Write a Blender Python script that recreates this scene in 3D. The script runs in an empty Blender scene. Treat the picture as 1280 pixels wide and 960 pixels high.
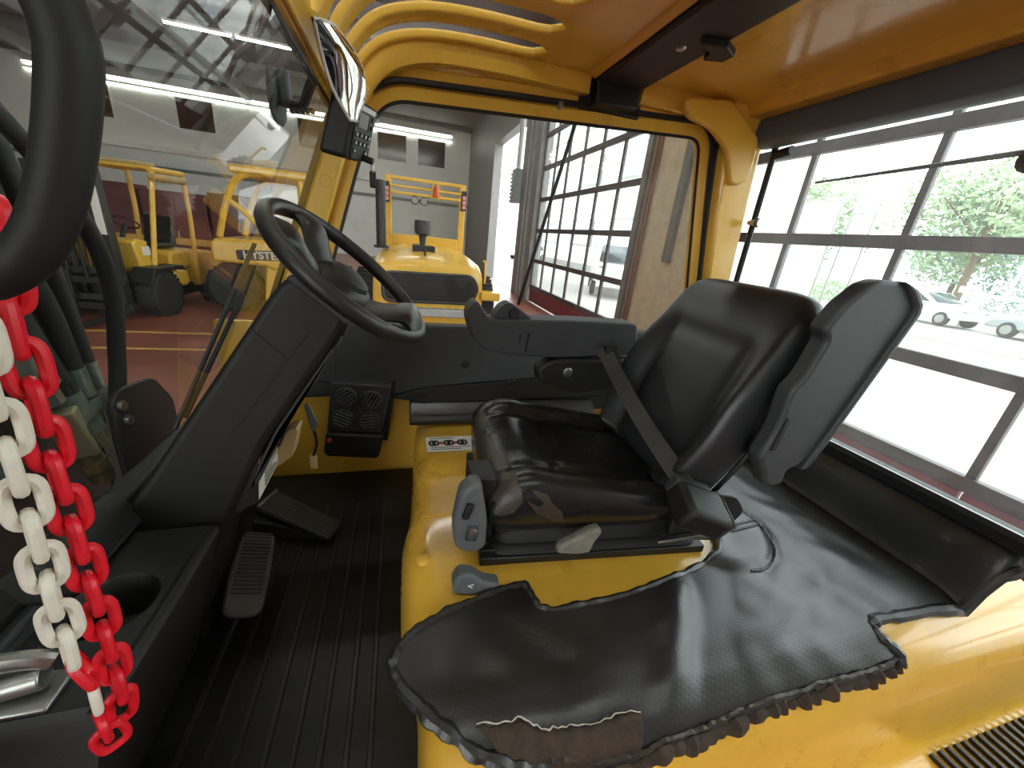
import bpy, bmesh, math, random
from mathutils import Vector, Matrix, noise
random.seed(7)
S = bpy.context.scene
COL = S.collection
# ------------------------------------------------------------------ camera
cam_d = bpy.data.cameras.new('camera'); cam = bpy.data.objects.new('camera', cam_d); COL.objects.link(cam)
cam_d.sensor_width = 36; cam_d.lens = 36*481/1280; cam_d.clip_start = .01; cam_d.clip_end = 400
cam.matrix_world = Matrix(((0.96033229, 0.00161409, -0.27885352, 0), (-0.26007663, 0.36596497, -0.89354899, 0),
                           (0.10060835, 0.93062723, 0.35186776, 1.0), (0, 0, 0, 1)))
S.camera = cam
# ------------------------------------------------------------------ sky and exposure
W = bpy.data.worlds.new('overcast_sky'); S.world = W; W.use_nodes = True
bg = W.node_tree.nodes['Background']; bg.inputs[0].default_value = (.93, .97, 1, 1); bg.inputs[1].default_value = 4.5
vs = S.view_settings; vs.view_transform = 'Standard'; vs.look = 'None'; vs.exposure = 0.5; vs.gamma = 1; vs.use_curve_mapping = False
S.cycles.max_bounces = 10; S.cycles.transparent_max_bounces = 24; S.cycles.diffuse_bounces = 5; S.cycles.glossy_bounces = 4
S.cycles.use_denoising = True; S.cycles.sample_clamp_indirect = 6

def portal(loc, rot, sx, sy):          # tells the renderer where sky light enters the hall
    l = bpy.data.lights.new('sky_portal', 'AREA'); l.shape = 'RECTANGLE'; l.size = sx; l.size_y = sy; l.cycles.is_portal = True
    o = bpy.data.objects.new('sky_portal', l); COL.objects.link(o); o.location = loc; o.rotation_euler = rot
# ------------------------------------------------------------------ materials
def node_mat(name):
    m = bpy.data.materials.new(name); m.use_nodes = True
    return m, m.node_tree, m.node_tree.nodes['Principled BSDF']
def rgb(h):
    c = [int(h[i:i+2], 16)/255 for i in (0, 2, 4)]
    return tuple((x/12.92 if x <= .04045 else ((x+.055)/1.055)**2.4) for x in c) + (1,)
def mat(name, col, rough=.5, metal=0, spec=.5, var=.12, vscale=8, bump=0, bscale=120, coat=0, emit=None, es=0, rvar=.0):
    m, t, p = node_mat(name); N, L = t.nodes, t.links
    c = rgb(col) if isinstance(col, str) else col
    p.inputs['Base Color'].default_value = c; p.inputs['Roughness'].default_value = rough; p.inputs['Metallic'].default_value = metal
    p.inputs['Specular IOR Level'].default_value = spec
    if coat: p.inputs['Coat Weight'].default_value = coat; p.inputs['Coat Roughness'].default_value = .08
    if emit: p.inputs['Emission Color'].default_value = rgb(emit) if isinstance(emit, str) else emit; p.inputs['Emission Strength'].default_value = es
    if var or bump or rvar:
        tc = N.new('ShaderNodeTexCoord')
    if var or rvar:
        n = N.new('ShaderNodeTexNoise'); n.inputs['Scale'].default_value = vscale; n.inputs['Detail'].default_value = 6; n.inputs['Roughness'].default_value = .65
        L.new(tc.outputs['Object'], n.inputs['Vector'])
        r = N.new('ShaderNodeMapRange'); r.inputs[1].default_value = .3; r.inputs[2].default_value = .7; r.inputs[3].default_value = 1-var; r.inputs[4].default_value = 1+var
        L.new(n.outputs['Fac'], r.inputs[0])
        mx = N.new('ShaderNodeMix'); mx.data_type = 'RGBA'; mx.blend_type = 'MULTIPLY'; mx.inputs[0].default_value = 1; mx.inputs[6].default_value = c
        L.new(r.outputs[0], mx.inputs[7]); L.new(mx.outputs[2], p.inputs['Base Color'])
        if rvar:
            q = N.new('ShaderNodeMapRange'); q.inputs[1].default_value = .3; q.inputs[2].default_value = .7; q.inputs[3].default_value = max(.02, rough-rvar); q.inputs[4].default_value = rough+rvar
            L.new(n.outputs['Fac'], q.inputs[0]); L.new(q.outputs[0], p.inputs['Roughness'])
    if bump:
        b = N.new('ShaderNodeTexNoise'); b.inputs['Scale'].default_value = bscale; b.inputs['Detail'].default_value = 3
        L.new(tc.outputs['Object'], b.inputs['Vector'])
        bn = N.new('ShaderNodeBump'); bn.inputs['Strength'].default_value = bump; bn.inputs['Distance'].default_value = .002
        L.new(b.outputs['Fac'], bn.inputs['Height']); L.new(bn.outputs['Normal'], p.inputs['Normal'])
    return m
def glass_mat(name, tint=(.93, .96, .95, 1), dirt=.05, ior=1.45, refl=1.0):
    m = bpy.data.materials.new(name); m.use_nodes = True; t = m.node_tree; N, L = t.nodes, t.links
    N.remove(N['Principled BSDF']); out = N['Material Output']
    tr = N.new('ShaderNodeBsdfTransparent'); tr.inputs[0].default_value = tint
    gl = N.new('ShaderNodeBsdfGlossy'); gl.inputs['Roughness'].default_value = .0; gl.inputs[0].default_value = (refl, refl, refl, 1)
    lw = N.new('ShaderNodeLayerWeight'); lw.inputs[0].default_value = .5; r0 = ((ior-1)/(ior+1))**2
    pw = N.new('ShaderNodeMath'); pw.operation = 'POWER'; pw.inputs[1].default_value = 5; L.new(lw.outputs['Facing'], pw.inputs[0])
    fr = N.new('ShaderNodeMath'); fr.operation = 'MULTIPLY_ADD'; fr.inputs[1].default_value = 1-r0; fr.inputs[2].default_value = r0; L.new(pw.outputs[0], fr.inputs[0])
    mx = N.new('ShaderNodeMixShader'); L.new(fr.outputs[0], mx.inputs[0]); L.new(tr.outputs[0], mx.inputs[1]); L.new(gl.outputs[0], mx.inputs[2])
    if dirt:
        tl = N.new('ShaderNodeBsdfTranslucent'); tl.inputs[0].default_value = (.85, .87, .86, 1)
        df = N.new('ShaderNodeBsdfDiffuse'); df.inputs[0].default_value = (.8, .8, .78, 1)
        a = N.new('ShaderNodeMixShader'); a.inputs[0].default_value = .4; L.new(tl.outputs[0], a.inputs[1]); L.new(df.outputs[0], a.inputs[2])
        tc = N.new('ShaderNodeTexCoord'); n = N.new('ShaderNodeTexNoise'); n.inputs['Scale'].default_value = 5; n.inputs['Detail'].default_value = 8; n.inputs['Roughness'].default_value = .7
        L.new(tc.outputs['Object'], n.inputs['Vector'])
        r = N.new('ShaderNodeMapRange'); r.inputs[1].default_value = .35; r.inputs[2].default_value = .75; r.inputs[3].default_value = dirt*.6; r.inputs[4].default_value = dirt*1.6
        L.new(n.outputs['Fac'], r.inputs[0])
        m2 = N.new('ShaderNodeMixShader'); L.new(r.outputs[0], m2.inputs[0]); L.new(mx.outputs[0], m2.inputs[1]); L.new(a.outputs[0], m2.inputs[2])
        mx = m2
    L.new(mx.outputs[0], out.inputs[0])
    return m
YELLOW = mat('yellow_paint', 'EABA46', .3, var=.05, vscale=4, coat=.35, rvar=.06)
YELLOW_W = mat('worn_yellow_paint', 'EBB842', .3, var=.1, vscale=7, bump=.06, bscale=40, coat=.45, rvar=.06)
PLASTIC = mat('black_plastic', '171615', .5, var=.15, bump=.35, bscale=900)
PLASTIC2 = mat('dark_grey_plastic', '34363A', .55, var=.1, bump=.3, bscale=700)
PANEL = mat('charcoal_trim_plastic', '3A3B3D', .6, var=.1, bump=.5, bscale=600)
GREYP = mat('grey_plastic', '5C6062', .5, var=.06, bump=.1, bscale=400)
ARMG = mat('armrest_grey_plastic', '3B3F42', .5, var=.08, bump=.25, bscale=500)
VINYL = mat('black_seat_vinyl', '1B1B1D', .26, var=.08, vscale=6, bump=.08, bscale=300, rvar=.03)
VINYL_D = mat('matt_backrest_vinyl', '26282A', .4, var=.06, vscale=8, bump=.1, bscale=350, rvar=.03)
FOAM = mat('bare_brown_foam', '3E362E', .42, var=.25, vscale=30, bump=.6, bscale=140)
FOAM_D = mat('dirty_torn_foam', '3A2C20', .8, var=.5, vscale=40, bump=.9, bscale=120)
FRAY = mat('frayed_white_cloth', 'C9C2B4', .9, var=.2)
RUBBER = mat('black_rubber', '131313', .6, var=.2, bump=.2, bscale=200)
RIDGE = mat('worn_mat_ridge', '1F1D1B', .5, var=.3, vscale=10)
MATR = mat('black_floor_mat', '0B0A0A', .5, var=.35, vscale=6, bump=.4, bscale=260)
SEAL = mat('black_rubber_seal', '17181A', .5, var=.1)
STRAP = mat('grey_webbing', '3C3B37', .85, var=.1, vscale=200, bump=.5, bscale=800)
METAL = mat('bare_steel', 'A9A9A4', .35, metal=1, var=.2, vscale=20)
ZINC = mat('zinc_plated_steel', '9EB0A6', .38, metal=.85, var=.25, vscale=30)
BRASSY = mat('yellow_zinc_steel', '9C9468', .42, metal=.7, var=.3, vscale=25)
DARKM = mat('dark_painted_steel', '1C1D1C', .45, var=.3, bump=.2)
MASTM = mat('greasy_mast_steel', '2A2B26', .42, var=.45, vscale=9, bump=.3)
REDP = mat('red_chain_plastic', 'E0182B', .4, var=.06, bump=.15, bscale=150)
WHITEP = mat('white_chain_plastic', 'E6E0D2', .42, var=.08, vscale=40, bump=.15, bscale=150)
STICK = mat('white_sticker', 'E9E6DE', .5, var=.03)
INK = mat('black_ink', '1A1A1C', .5, var=0)
REDI = mat('red_ink', 'C9352C', .5, var=0)
TAN = mat('tan_plastic', 'C0A878', .6, var=.1)
LCD = mat('grey_display_glass', '8E928C', .2, var=.05)
CHROME = mat('mirror_silver', 'E8EAEC', .02, metal=1, var=0)
RED = mat('red_lamp', 'E04A18', .35, var=.1)
PINK = mat('pink_tail_light', 'E8A0A0', .3, var=.1)
GLASS = glass_mat('window_glass', tint=(.97, .98, .97, 1), dirt=.004)
GLASS_R = glass_mat('dusty_veiled_rear_glass', dirt=.10)  # dust film made strong so it also stands in for the flare veil
GLASS_W = glass_mat('windscreen_glass', tint=(.90, .93, .90, 1), dirt=.006, ior=1.5)
GLASS_D = glass_mat('door_pane_glass', tint=(.93, .96, .95, 1), dirt=.02)

def leather_mat():
    m, t, p = node_mat('perforated_black_leather'); N, L = t.nodes, t.links
    p.inputs['Base Color'].default_value = rgb('212121'); p.inputs['Specular IOR Level'].default_value = .8
    tc = N.new('ShaderNodeTexCoord')
    mp = N.new('ShaderNodeMapping'); mp.inputs['Rotation'].default_value = (0, 0, .5); mp.inputs['Scale'].default_value = (110, 110, 0); L.new(tc.outputs['Object'], mp.inputs[0])
    v = N.new('ShaderNodeTexVoronoi'); v.inputs['Scale'].default_value = 1; v.inputs['Randomness'].default_value = 0; L.new(mp.outputs[0], v.inputs['Vector'])
    r = N.new('ShaderNodeMapRange'); r.inputs[1].default_value = .12; r.inputs[2].default_value = .24; L.new(v.outputs['Distance'], r.inputs[0])
    n = N.new('ShaderNodeTexNoise'); n.inputs['Scale'].default_value = 260; n.inputs['Detail'].default_value = 4; L.new(tc.outputs['Object'], n.inputs['Vector'])
    ad = N.new('ShaderNodeMath'); ad.operation = 'MULTIPLY_ADD'; ad.inputs[1].default_value = .35; L.new(n.outputs['Fac'], ad.inputs[0]); L.new(r.outputs[0], ad.inputs[2])
    b = N.new('ShaderNodeBump'); b.inputs['Strength'].default_value = .2; b.inputs['Distance'].default_value = .001; L.new(ad.outputs[0], b.inputs['Height']); L.new(b.outputs[0], p.inputs['Normal'])
    w = N.new('ShaderNodeTexNoise'); w.inputs['Scale'].default_value = 5; w.inputs['Detail'].default_value = 8; L.new(tc.outputs['Object'], w.inputs['Vector'])
    q = N.new('ShaderNodeMapRange'); q.inputs[1].default_value = .3; q.inputs[2].default_value = .7; q.inputs[3].default_value = .28; q.inputs[4].default_value = .42; L.new(w.outputs['Fac'], q.inputs[0]); L.new(q.outputs[0], p.inputs['Roughness'])
    return m
LEATHER = leather_mat()
# ------------------------------------------------------------------ building helpers
def tag(o, label=None, cat=None, group=None, kind=None):
    if label: o['label'] = label
    if cat: o['category'] = cat
    if group: o['group'] = group
    if kind: o['kind'] = kind
    return o
def wmx(o):
    m = o.matrix_basis.copy()
    return wmx(o.parent) @ o.matrix_parent_inverse @ m if o.parent else m
def thing(name, label, cat, loc=(0, 0, 0), rot=(0, 0, 0), group=None, local=False):
    o = bpy.data.objects.new(name, None); COL.objects.link(o); o.empty_display_size = .05
    o.location = loc; o.rotation_euler = rot
    tag(o, label, cat, group); o['_local'] = 1 if local else 0
    return o
def is_local(o):
    while o is not None:
        if o.get('_local'): return True
        o = o.parent
    return False
def adopt(o, parent):
    o.parent = parent
    if parent is not None and not is_local(parent): o.matrix_parent_inverse = wmx(parent).inverted()
def mesh(name, V, F, m=None, parent=None, smooth=True, bevel=0, seg=2, sub=0, solid=0, off=0, recalc=True, merge=0, angle=35):
    me = bpy.data.meshes.new(name); me.from_pydata([tuple(v) for v in V], [], F)
    if recalc or merge:
        bm = bmesh.new(); bm.from_mesh(me)
        if merge: bmesh.ops.remove_doubles(bm, verts=bm.verts, dist=merge)
        if recalc: bmesh.ops.recalc_face_normals(bm, faces=bm.faces)
        bm.to_mesh(me); bm.free()
    o = bpy.data.objects.new(name, me); COL.objects.link(o)
    if m: me.materials.append(m)
    if solid:
        s = o.modifiers.new('solid', 'SOLIDIFY'); s.thickness = solid; s.offset = off
    if bevel:
        b = o.modifiers.new('bevel', 'BEVEL'); b.width = bevel; b.segments = seg; b.limit_method = 'ANGLE'; b.angle_limit = math.radians(30); b.harden_normals = False
    if sub:
        s = o.modifiers.new('sub', 'SUBSURF'); s.levels = sub; s.render_levels = sub
    if smooth:
        for f in me.polygons: f.use_smooth = True
        if not sub and angle:
            me.set_sharp_from_angle(angle=math.radians(angle))
    if parent is not None: adopt(o, parent)
    return o
def box(name, x, y, z, m, parent=None, bevel=.004, **k):
    V = [(a, b, c) for a in x for b in y for c in z]
    F = [(0, 1, 3, 2), (4, 6, 7, 5), (0, 4, 5, 1), (2, 3, 7, 6), (0, 2, 6, 4), (1, 5, 7, 3)]
    return mesh(name, V, F, m, parent, bevel=bevel, **k)
def rnd(P, r, n=4, closed=True):                 # round the corners of a polygon
    out = []; N = len(P)
    for i, p in enumerate(P):
        if not closed and i in (0, N-1): out.append(tuple(p)); continue
        a, b, c = Vector(P[i-1]), Vector(p), Vector(P[(i+1) % N])
        rr = r[i] if isinstance(r, (list, tuple)) else r
        d = min(rr, (a-b).length*.45, (c-b).length*.45)
        if d < 1e-5: out.append(tuple(p)); continue
        s, e = b+(a-b).normalized()*d, b+(c-b).normalized()*d
        for k in range(n+1):
            t = k/n; out.append(tuple(s*(1-t)**2+b*2*t*(1-t)+e*t*t))
    return out
def prof(name, P, ax, a, b, m, parent=None, bevel=.004, rad=0, n=4, **k):   # polygon extruded along axis ax ('x','y','z')
    if rad: P = rnd(P, rad, n)
    def to3(p, h): return {'y': (p[0], h, p[1]), 'x': (h, p[0], p[1]), 'z': (p[0], p[1], h)}[ax]
    N = len(P); V = [to3(p, a) for p in P]+[to3(p, b) for p in P]
    F = [tuple(range(N))[::-1], tuple(range(N, 2*N))]+[(i, (i+1) % N, N+(i+1) % N, N+i) for i in range(N)]
    return mesh(name, V, F, m, parent, bevel=bevel, **k)
def smooth_path(P, n=6, closed=False):           # Catmull-Rom
    P = [Vector(p) for p in P]; out = []; N = len(P)
    for i in range(N if closed else N-1):
        if closed: p0, p1, p2, p3 = P[i-1], P[i], P[(i+1) % N], P[(i+2) % N]
        else: p0, p1, p2, p3 = P[max(i-1, 0)], P[i], P[i+1], P[min(i+2, N-1)]
        for k in range(n):
            t = k/n
            out.append(.5*((2*p1)+(-p0+p2)*t+(2*p0-5*p1+4*p2-p3)*t*t+(-p0+3*p1-3*p2+p3)*t**3))
    if not closed: out.append(P[-1])
    return out
def sweep(P, sec, closed=False, up=None, cap=True):     # section points (u,v) or function(i)->points swept along P
    P = [Vector(p) for p in P]; N = len(P); V = []; F = []
    T = []
    for i in range(N):
        a = P[i-1] if (i or closed) else P[i]; b = P[(i+1) % N] if (i < N-1 or closed) else P[i]
        T.append((b-a).normalized())
    u = Vector(up) if up else (Vector((0, 0, 1)) if abs(T[0].z) < .9 else Vector((1, 0, 0)))
    u = (u-T[0]*u.dot(T[0])).normalized()
    for i in range(N):
        if up: u = Vector(up)
        u = (u-T[i]*u.dot(T[i])).normalized(); v = T[i].cross(u)
        s = sec(i) if callable(sec) else sec
        M = len(s)
        V += [P[i]+u*q[0]+v*q[1] for q in s]
    for i in range(N if closed else N-1):
        for j in range(M):
            a, b = i*M, ((i+1) % N)*M
            F.append((a+j, a+(j+1) % M, b+(j+1) % M, b+j))
    if cap and not closed:
        F.append(tuple(range(M))[::-1]); F.append(tuple(range((N-1)*M, N*M)))
    return V, F
def circ(r, n=10, e=1): return [(r*math.cos(2*math.pi*k/n), e*r*math.sin(2*math.pi*k/n)) for k in range(n)]
def tube(name, P, r, m, parent=None, n=10, closed=False, smp=0, up=None, bevel=0, e=1, **k):
    if smp: P = smooth_path(P, smp, closed)
    if isinstance(r, (list, tuple)):
        R = r; L = len(P); sec = lambda i: circ(R[0]+(R[1]-R[0])*i/(L-1), n, e)
    else: sec = circ(r, n, e)
    V, F = sweep(P, sec, closed, up)
    return mesh(name, V, F, m, parent, bevel=bevel, **k)
def join(parts):                                 # [(V,F),...] -> V,F
    V = []; F = []
    for v, f in parts:
        b = len(V); V += list(v); F += [tuple(i+b for i in q) for q in f]
    return V, F
def bxvf(x, y, z):
    V = [Vector((a, b, c)) for a in x for b in y for c in z]
    return V, [(0, 1, 3, 2), (4, 6, 7, 5), (0, 4, 5, 1), (2, 3, 7, 6), (0, 2, 6, 4), (1, 5, 7, 3)]
def frame_to(o, ax, loc):                        # matrix with local Z along ax
    q = Vector(ax).normalized().to_track_quat('Z', 'Y')
    return Matrix.Translation(Vector(loc)) @ q.to_matrix().to_4x4()
def xf(V, M): return [M @ Vector(v) for v in V]
def lathe_vf(prf, n=20):
    V = []; F = []
    for r, h in prf:
        V += [Vector((r*math.cos(2*math.pi*k/n), r*math.sin(2*math.pi*k/n), h)) for k in range(n)]
    for i in range(len(prf)-1):
        for k in range(n): F.append((i*n+k, i*n+(k+1) % n, (i+1)*n+(k+1) % n, (i+1)*n+k))
    F.append(tuple(range(n))[::-1]); F.append(tuple(range((len(prf)-1)*n, len(prf)*n)))
    return V, F
def lathe(name, prf, loc, ax, m, parent=None, n=20, **k):
    V, F = lathe_vf(prf, n); return mesh(name, xf(V, frame_to(None, ax, loc)), F, m, parent, **k)
def loft(name, rings, m, parent=None, cap=True, **k):
    M = len(rings[0]); V = [v for r in rings for v in r]; F = []
    for i in range(len(rings)-1):
        for j in range(M): F.append((i*M+j, i*M+(j+1) % M, (i+1)*M+(j+1) % M, (i+1)*M+j))
    if cap: F.append(tuple(range(M))[::-1]); F.append(tuple(range((len(rings)-1)*M, len(rings)*M)))
    return mesh(name, V, F, m, parent, **k)
def grid(name, fn, nu, nv, m, parent=None, **k):  # fn(u,v) -> point, u,v in 0..1
    V = [fn(i/nu, j/nv) for i in range(nu+1) for j in range(nv+1)]
    F = [(i*(nv+1)+j, i*(nv+1)+j+1, (i+1)*(nv+1)+j+1, (i+1)*(nv+1)+j) for i in range(nu) for j in range(nv)]
    return mesh(name, V, F, m, parent, **k)
def text(name, s, size, M, m, parent=None, depth=.001, bold=0):
    c = bpy.data.curves.new(name, 'FONT'); c.body = s; c.size = size; c.extrude = depth; c.align_x = 'CENTER'; c.align_y = 'CENTER'; c.offset = bold
    t = bpy.data.objects.new(name, c); COL.objects.link(t)
    dg = bpy.context.evaluated_depsgraph_get(); me = bpy.data.meshes.new_from_object(t.evaluated_get(dg))
    bpy.data.objects.remove(t); bpy.data.curves.remove(c)
    me.name = name; me.transform(M); me.materials.clear(); me.materials.append(m)
    o = bpy.data.objects.new(name, me); COL.objects.link(o)
    if parent is not None: adopt(o, parent)
    return o
def basis(loc, ex, ey):                          # 4x4 with given x and y axes
    ex = Vector(ex).normalized(); ez = ex.cross(Vector(ey)).normalized(); ey = ez.cross(ex)
    M = Matrix((ex, ey, ez)).transposed().to_4x4(); M.translation = Vector(loc); return M
def poly2(P, M, m, name, parent, th=.001, **k):   # flat polygon in the basis M, given a thickness
    N = len(P); V = [M @ Vector((p[0], p[1], 0)) for p in P]+[M @ Vector((p[0], p[1], th)) for p in P]
    F = [tuple(range(N))[::-1], tuple(range(N, 2*N))]+[(i, (i+1) % N, N+(i+1) % N, N+i) for i in range(N)]
    return mesh(name, V, F, m, parent, **k)
def struct(o): o['kind'] = 'structure'; return o
def copy_tree(o, parent=None):
    c = o.copy(); COL.objects.link(c); c.parent = parent
    if parent is not None: c.matrix_parent_inverse = o.matrix_parent_inverse.copy()
    for ch in list(o.children): copy_tree(ch, c)
    return c
# ================================================================== THE HALL
G = -.85
def checker_floor():
    m, t, p = node_mat('red_floor_paint'); N, L = t.nodes, t.links
    tc = N.new('ShaderNodeTexCoord'); n = N.new('ShaderNodeTexNoise'); n.inputs['Scale'].default_value = 1.3; n.inputs['Detail'].default_value = 9; n.inputs['Roughness'].default_value = .7
    L.new(tc.outputs['Object'], n.inputs['Vector'])
    r = N.new('ShaderNodeValToRGB'); r.color_ramp.elements[0].color = rgb('6E3A30'); r.color_ramp.elements[1].color = rgb('A4604E'); r.color_ramp.elements[0].position = .3; r.color_ramp.elements[1].position = .7
    L.new(n.outputs['Fac'], r.inputs[0]); L.new(r.outputs[0], p.inputs['Base Color'])
    q = N.new('ShaderNodeMapRange'); q.inputs[3].default_value = .2; q.inputs[4].default_value = .5; L.new(n.outputs['Fac'], q.inputs[0]); L.new(q.outputs[0], p.inputs['Roughness'])
    return m
WALLW = mat('white_hall_plaster', 'E2E4DE', .8, var=.05, vscale=1.5, bump=.2, bscale=30)
CEILG = mat('grey_roof_sheet', '8F9090', .8, var=.08, vscale=1)
STEELG = mat('grey_steel_frame', '7C7B77', .5, var=.15, vscale=6)
CONC = mat('beige_concrete', 'D6CBB0', .85, var=.15, vscale=5, bump=.3, bscale=40)
RAIL = mat('brown_door_rail', '4A3E3E', .5, var=.3, vscale=12)
REDD = mat('dark_red_door_panel', '7E2630', .5, var=.15, vscale=4)
LINE = mat('yellow_floor_line', 'C79A4A', .6, var=.15)
ASPH = mat('pale_asphalt', '9C9A95', .9, var=.08, vscale=3, bump=.3, bscale=60)
ROADL = mat('white_road_paint', 'E8E8E6', .7, var=.05)
DARKW = mat('brown_tinted_pane', '4A3A2E', .15, var=.25, vscale=.8)
TUBE2 = mat('dim_fluorescent_tube', 'FFFFFF', .5, var=0, emit='FBFFF4', es=6.5)
TUBE = mat('fluorescent_tube', 'FFFFFF', .5, var=0, emit='FBFFF4', es=44)
floor = struct(box('floor', (-22, 4), (-9, 26), (G-.2, G), checker_floor(), bevel=0))
floor['label'] = 'red painted workshop floor under the parked machines'
for yy, lab in ((6.84, 'far'), (6.0, 'near')):
    o = box('floor_line', (-16, 3.6), (yy-.035, yy+.035), (G-.002, G+.004), LINE, bevel=0)
    tag(o, 'yellow painted line across the red floor, the %s one of the two' % ('one farther from the cab' if lab == 'far' else 'one nearer the cab'), 'floor line', 'yellow floor lines')
wf = struct(box('wall_far', (-22, 4.3), (26, 26.3), (G, 6.6), WALLW, bevel=0))
struct(box('ceiling', (-22, 4.3), (-9.3, 26.3), (6.62, 6.8), CEILG, bevel=0))
struct(box('wall_left', (-22.3, -22), (-9.3, 26.3), (G, 6.6), WALLW, bevel=0))
struct(box('wall_back', (-3, 4.3), (-9.3, -9), (G, 6.6), WALLW, bevel=0)); struct(box('wall_back_left', (-22, -11), (-9.3, -9), (G, 6.6), WALLW, bevel=0)); struct(box('trim_28', (-11, -3), (-9.3, -9), (4.6, 6.6), WALLW, bevel=0))  # unseen back walls, added to shut out open-sky light from behind
struct(box('trim_1', (-22, 4), (25.75, 26), (3.25, 3.5), WALLW, bevel=.02))
struct(box('trim_2', (-22, 4), (25.85, 26), (2.45, 2.6), STEELG, bevel=.02))
for i, x in enumerate((-14.6, -7.3, -1.2)):      # roof beams running away from the facade direction
    struct(box('trim_%d' % (3+i), (x-.14, x+.14), (-9, 26), (6.1, 6.6), STEELG, bevel=.01))
for i in range(7):
    struct(box('trim_%d' % (6+i), (-22, 4), (1.6+4*i, 1.75+4*i), (6.42, 6.62), STEELG, bevel=.01))
for i, x in enumerate((-14.6, -10.47, -5.15, -1.18, 1.0)):
    wnd = bpy.data.objects.new('window_%d' % (i+1), None); COL.objects.link(wnd); wnd.location = (x, 26, 4.42); struct(wnd)
    V, F = join([bxvf((x-.06, x), (25.96, 26.04), (4.4, 5.8)), bxvf((x+1.52, x+1.58), (25.96, 26.04), (4.4, 5.8)), bxvf((x, x+1.52), (25.96, 26.04), (5.74, 5.8)), bxvf((x, x+1.52), (25.94, 26.04), (4.38, 4.44))])
    mesh('window_frame', V, F, WALLW, wnd, smooth=False)
    box('pane', (x, x+1.52), (25.985, 26.02), (4.44, 5.74), DARKW, wnd, bevel=0)
# fluorescent battens under the roof edge and over the bay, plus added rows to brighten the hall
ORD = ('first', 'second', 'third', 'fourth', 'fifth', 'sixth', 'seventh', 'eighth', 'ninth', 'tenth', 'eleventh')
def batten(x0, x1, y, z, label, group):
    t = thing('fluorescent_light', label, 'light', (x0, y, z), group=group)
    box('housing', (x0, x1), (y-.06, y+.06), (z+.03, z+.1), WALLW, t, bevel=.005)
    for xh in (x0+.3, x1-.3):
        if y < 25: tube('hanger', [(xh, y, z+.1), (xh, y, 6.62)], .008, STEELG, t, n=6)
    tube('tube_lamp', [(x0+.03, y-.02, z-.005), (x1-.03, y-.02, z-.005)], .024, TUBE2 if y > 25 else TUBE, t, n=8)
for r, (z, nm) in enumerate(((6.12, 'upper'), (5.86, 'lower'))):
    for k in range(11):
        x0 = -16+1.72*k
        batten(x0, x0+1.7, 25.94, z, 'white tube light in the %s row high on the white wall, %s from the left' % (nm, ORD[k]), 'tube lights, %s row' % nm)
for k in range(5):
    batten(-6.9+1.9*k, -5.1+1.9*k, 17.2, 6.05, 'tube light hanging under the workshop roof, %s from the left of its row' % ORD[k], 'tube lights under the roof')
for k in range(4):
    batten(-4.2+1.9*k, -2.4+1.9*k, 7.5, 6.05, 'added fill tube light above the parked forklifts, %s from the left' % ORD[k], 'added fill tubes over the forklifts')  # row added to brighten the hall and the pillar
for k in range(4): batten(-10.2+1.9*k, -8.4+1.9*k, 12.5, 6.05, 'added fill tube light before the white wall on the left, %s of its row' % ORD[k], 'added fill tubes in the left bay')  # extra row put in mid hall for more light
for r, yb in enumerate((1.2, -3.6)):
    for k in range(4): batten(-4.6+1.9*k, -2.8+1.9*k, yb, 6.05, 'added fill tube light %s, %s from the left' % (('over the cab', 'behind the cab door')[r], ORD[k]), 'added fill tubes over the cab')  # unseen rows added above and behind the cab as fill light
# facade: wall strips, doors
struct(box('wall_right', (4, 4.35), (4.72, 6.42), (G, 6.6), CONC, bevel=.01))
struct(box('wall_front', (4, 4.35), (18.9, 26.3), (G, 6.6), STEELG, bevel=.01))
struct(box('trim_20', (4, 4.35), (-9, 18.9), (4.75, 6.6), STEELG, bevel=.01))
struct(box('trim_21', (3.92, 4.3), (12.25, 12.75), (G, 4.75), STEELG, bevel=.01))
struct(box('trim_22', (3.9, 4.3), (13.35, 13.9), (G, 4.75), STEELG, bevel=.01))
struct(box('trim_23', (3.88, 4.2), (12.95, 13.12), (G, 4.75), STEELG, bevel=.01))
struct(box('trim_24', (3.94, 4.12), (6.42, 6.56), (G, 4.75), STEELG, bevel=.005))
struct(box('trim_25', (3.93, 4.1), (5.35, 5.5), (.9, 4.75), STEELG, bevel=.005))
struct(box('trim_26', (3.93, 4.02), (18.75, 18.95), (G, 4.75), STEELG, bevel=.005))
for yy in (6.3, 6.2):
    o = tube('conduit_pipe', [(3.97, yy, G+.4), (3.97, yy, 4.7)], .022, mat('red_brown_pipe', '8A6A5C', .5), n=8)
    tag(o, 'thin red-brown pipe running up the beige pillar, %s' % ('nearer the glazed door' if yy > 6.25 else 'on the pillar side of its pair'), 'pipe', 'pipes on the pillar')
def sect_door(n, ys, zs, red, label):
    d = bpy.data.objects.new('door_%d' % n, None); COL.objects.link(d); d.location = (4.08, (ys[0]+ys[-1])/2, G); struct(d); d['label'] = label
    for z in zs: box('rail', (4.03, 4.11), (ys[0], ys[-1]), (z-.055, z+.055), RAIL, d, bevel=.006)
    for a, b in zip(zs[:-1], zs[1:]):
        for y in ys: box('mullion', (4.05, 4.1), (y-.028 if n == 2 else y-.04, y+.028 if n == 2 else y+.04), (a+.055, b-.055), RAIL, d, bevel=.004)
        for y0, y1 in zip(ys[:-1], ys[1:]): box('pane', (4.07, 4.08), (y0+.03, y1-.03), (a+.05, b-.05), GLASS_D, d, bevel=0, smooth=False)
    for y0, y1 in zip(ys[:-1], ys[1:]): box('panel', (4.04, 4.1), (y0+.01, y1-.01), (G+.02, zs[0]-.06), red, d, bevel=.008)
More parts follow.
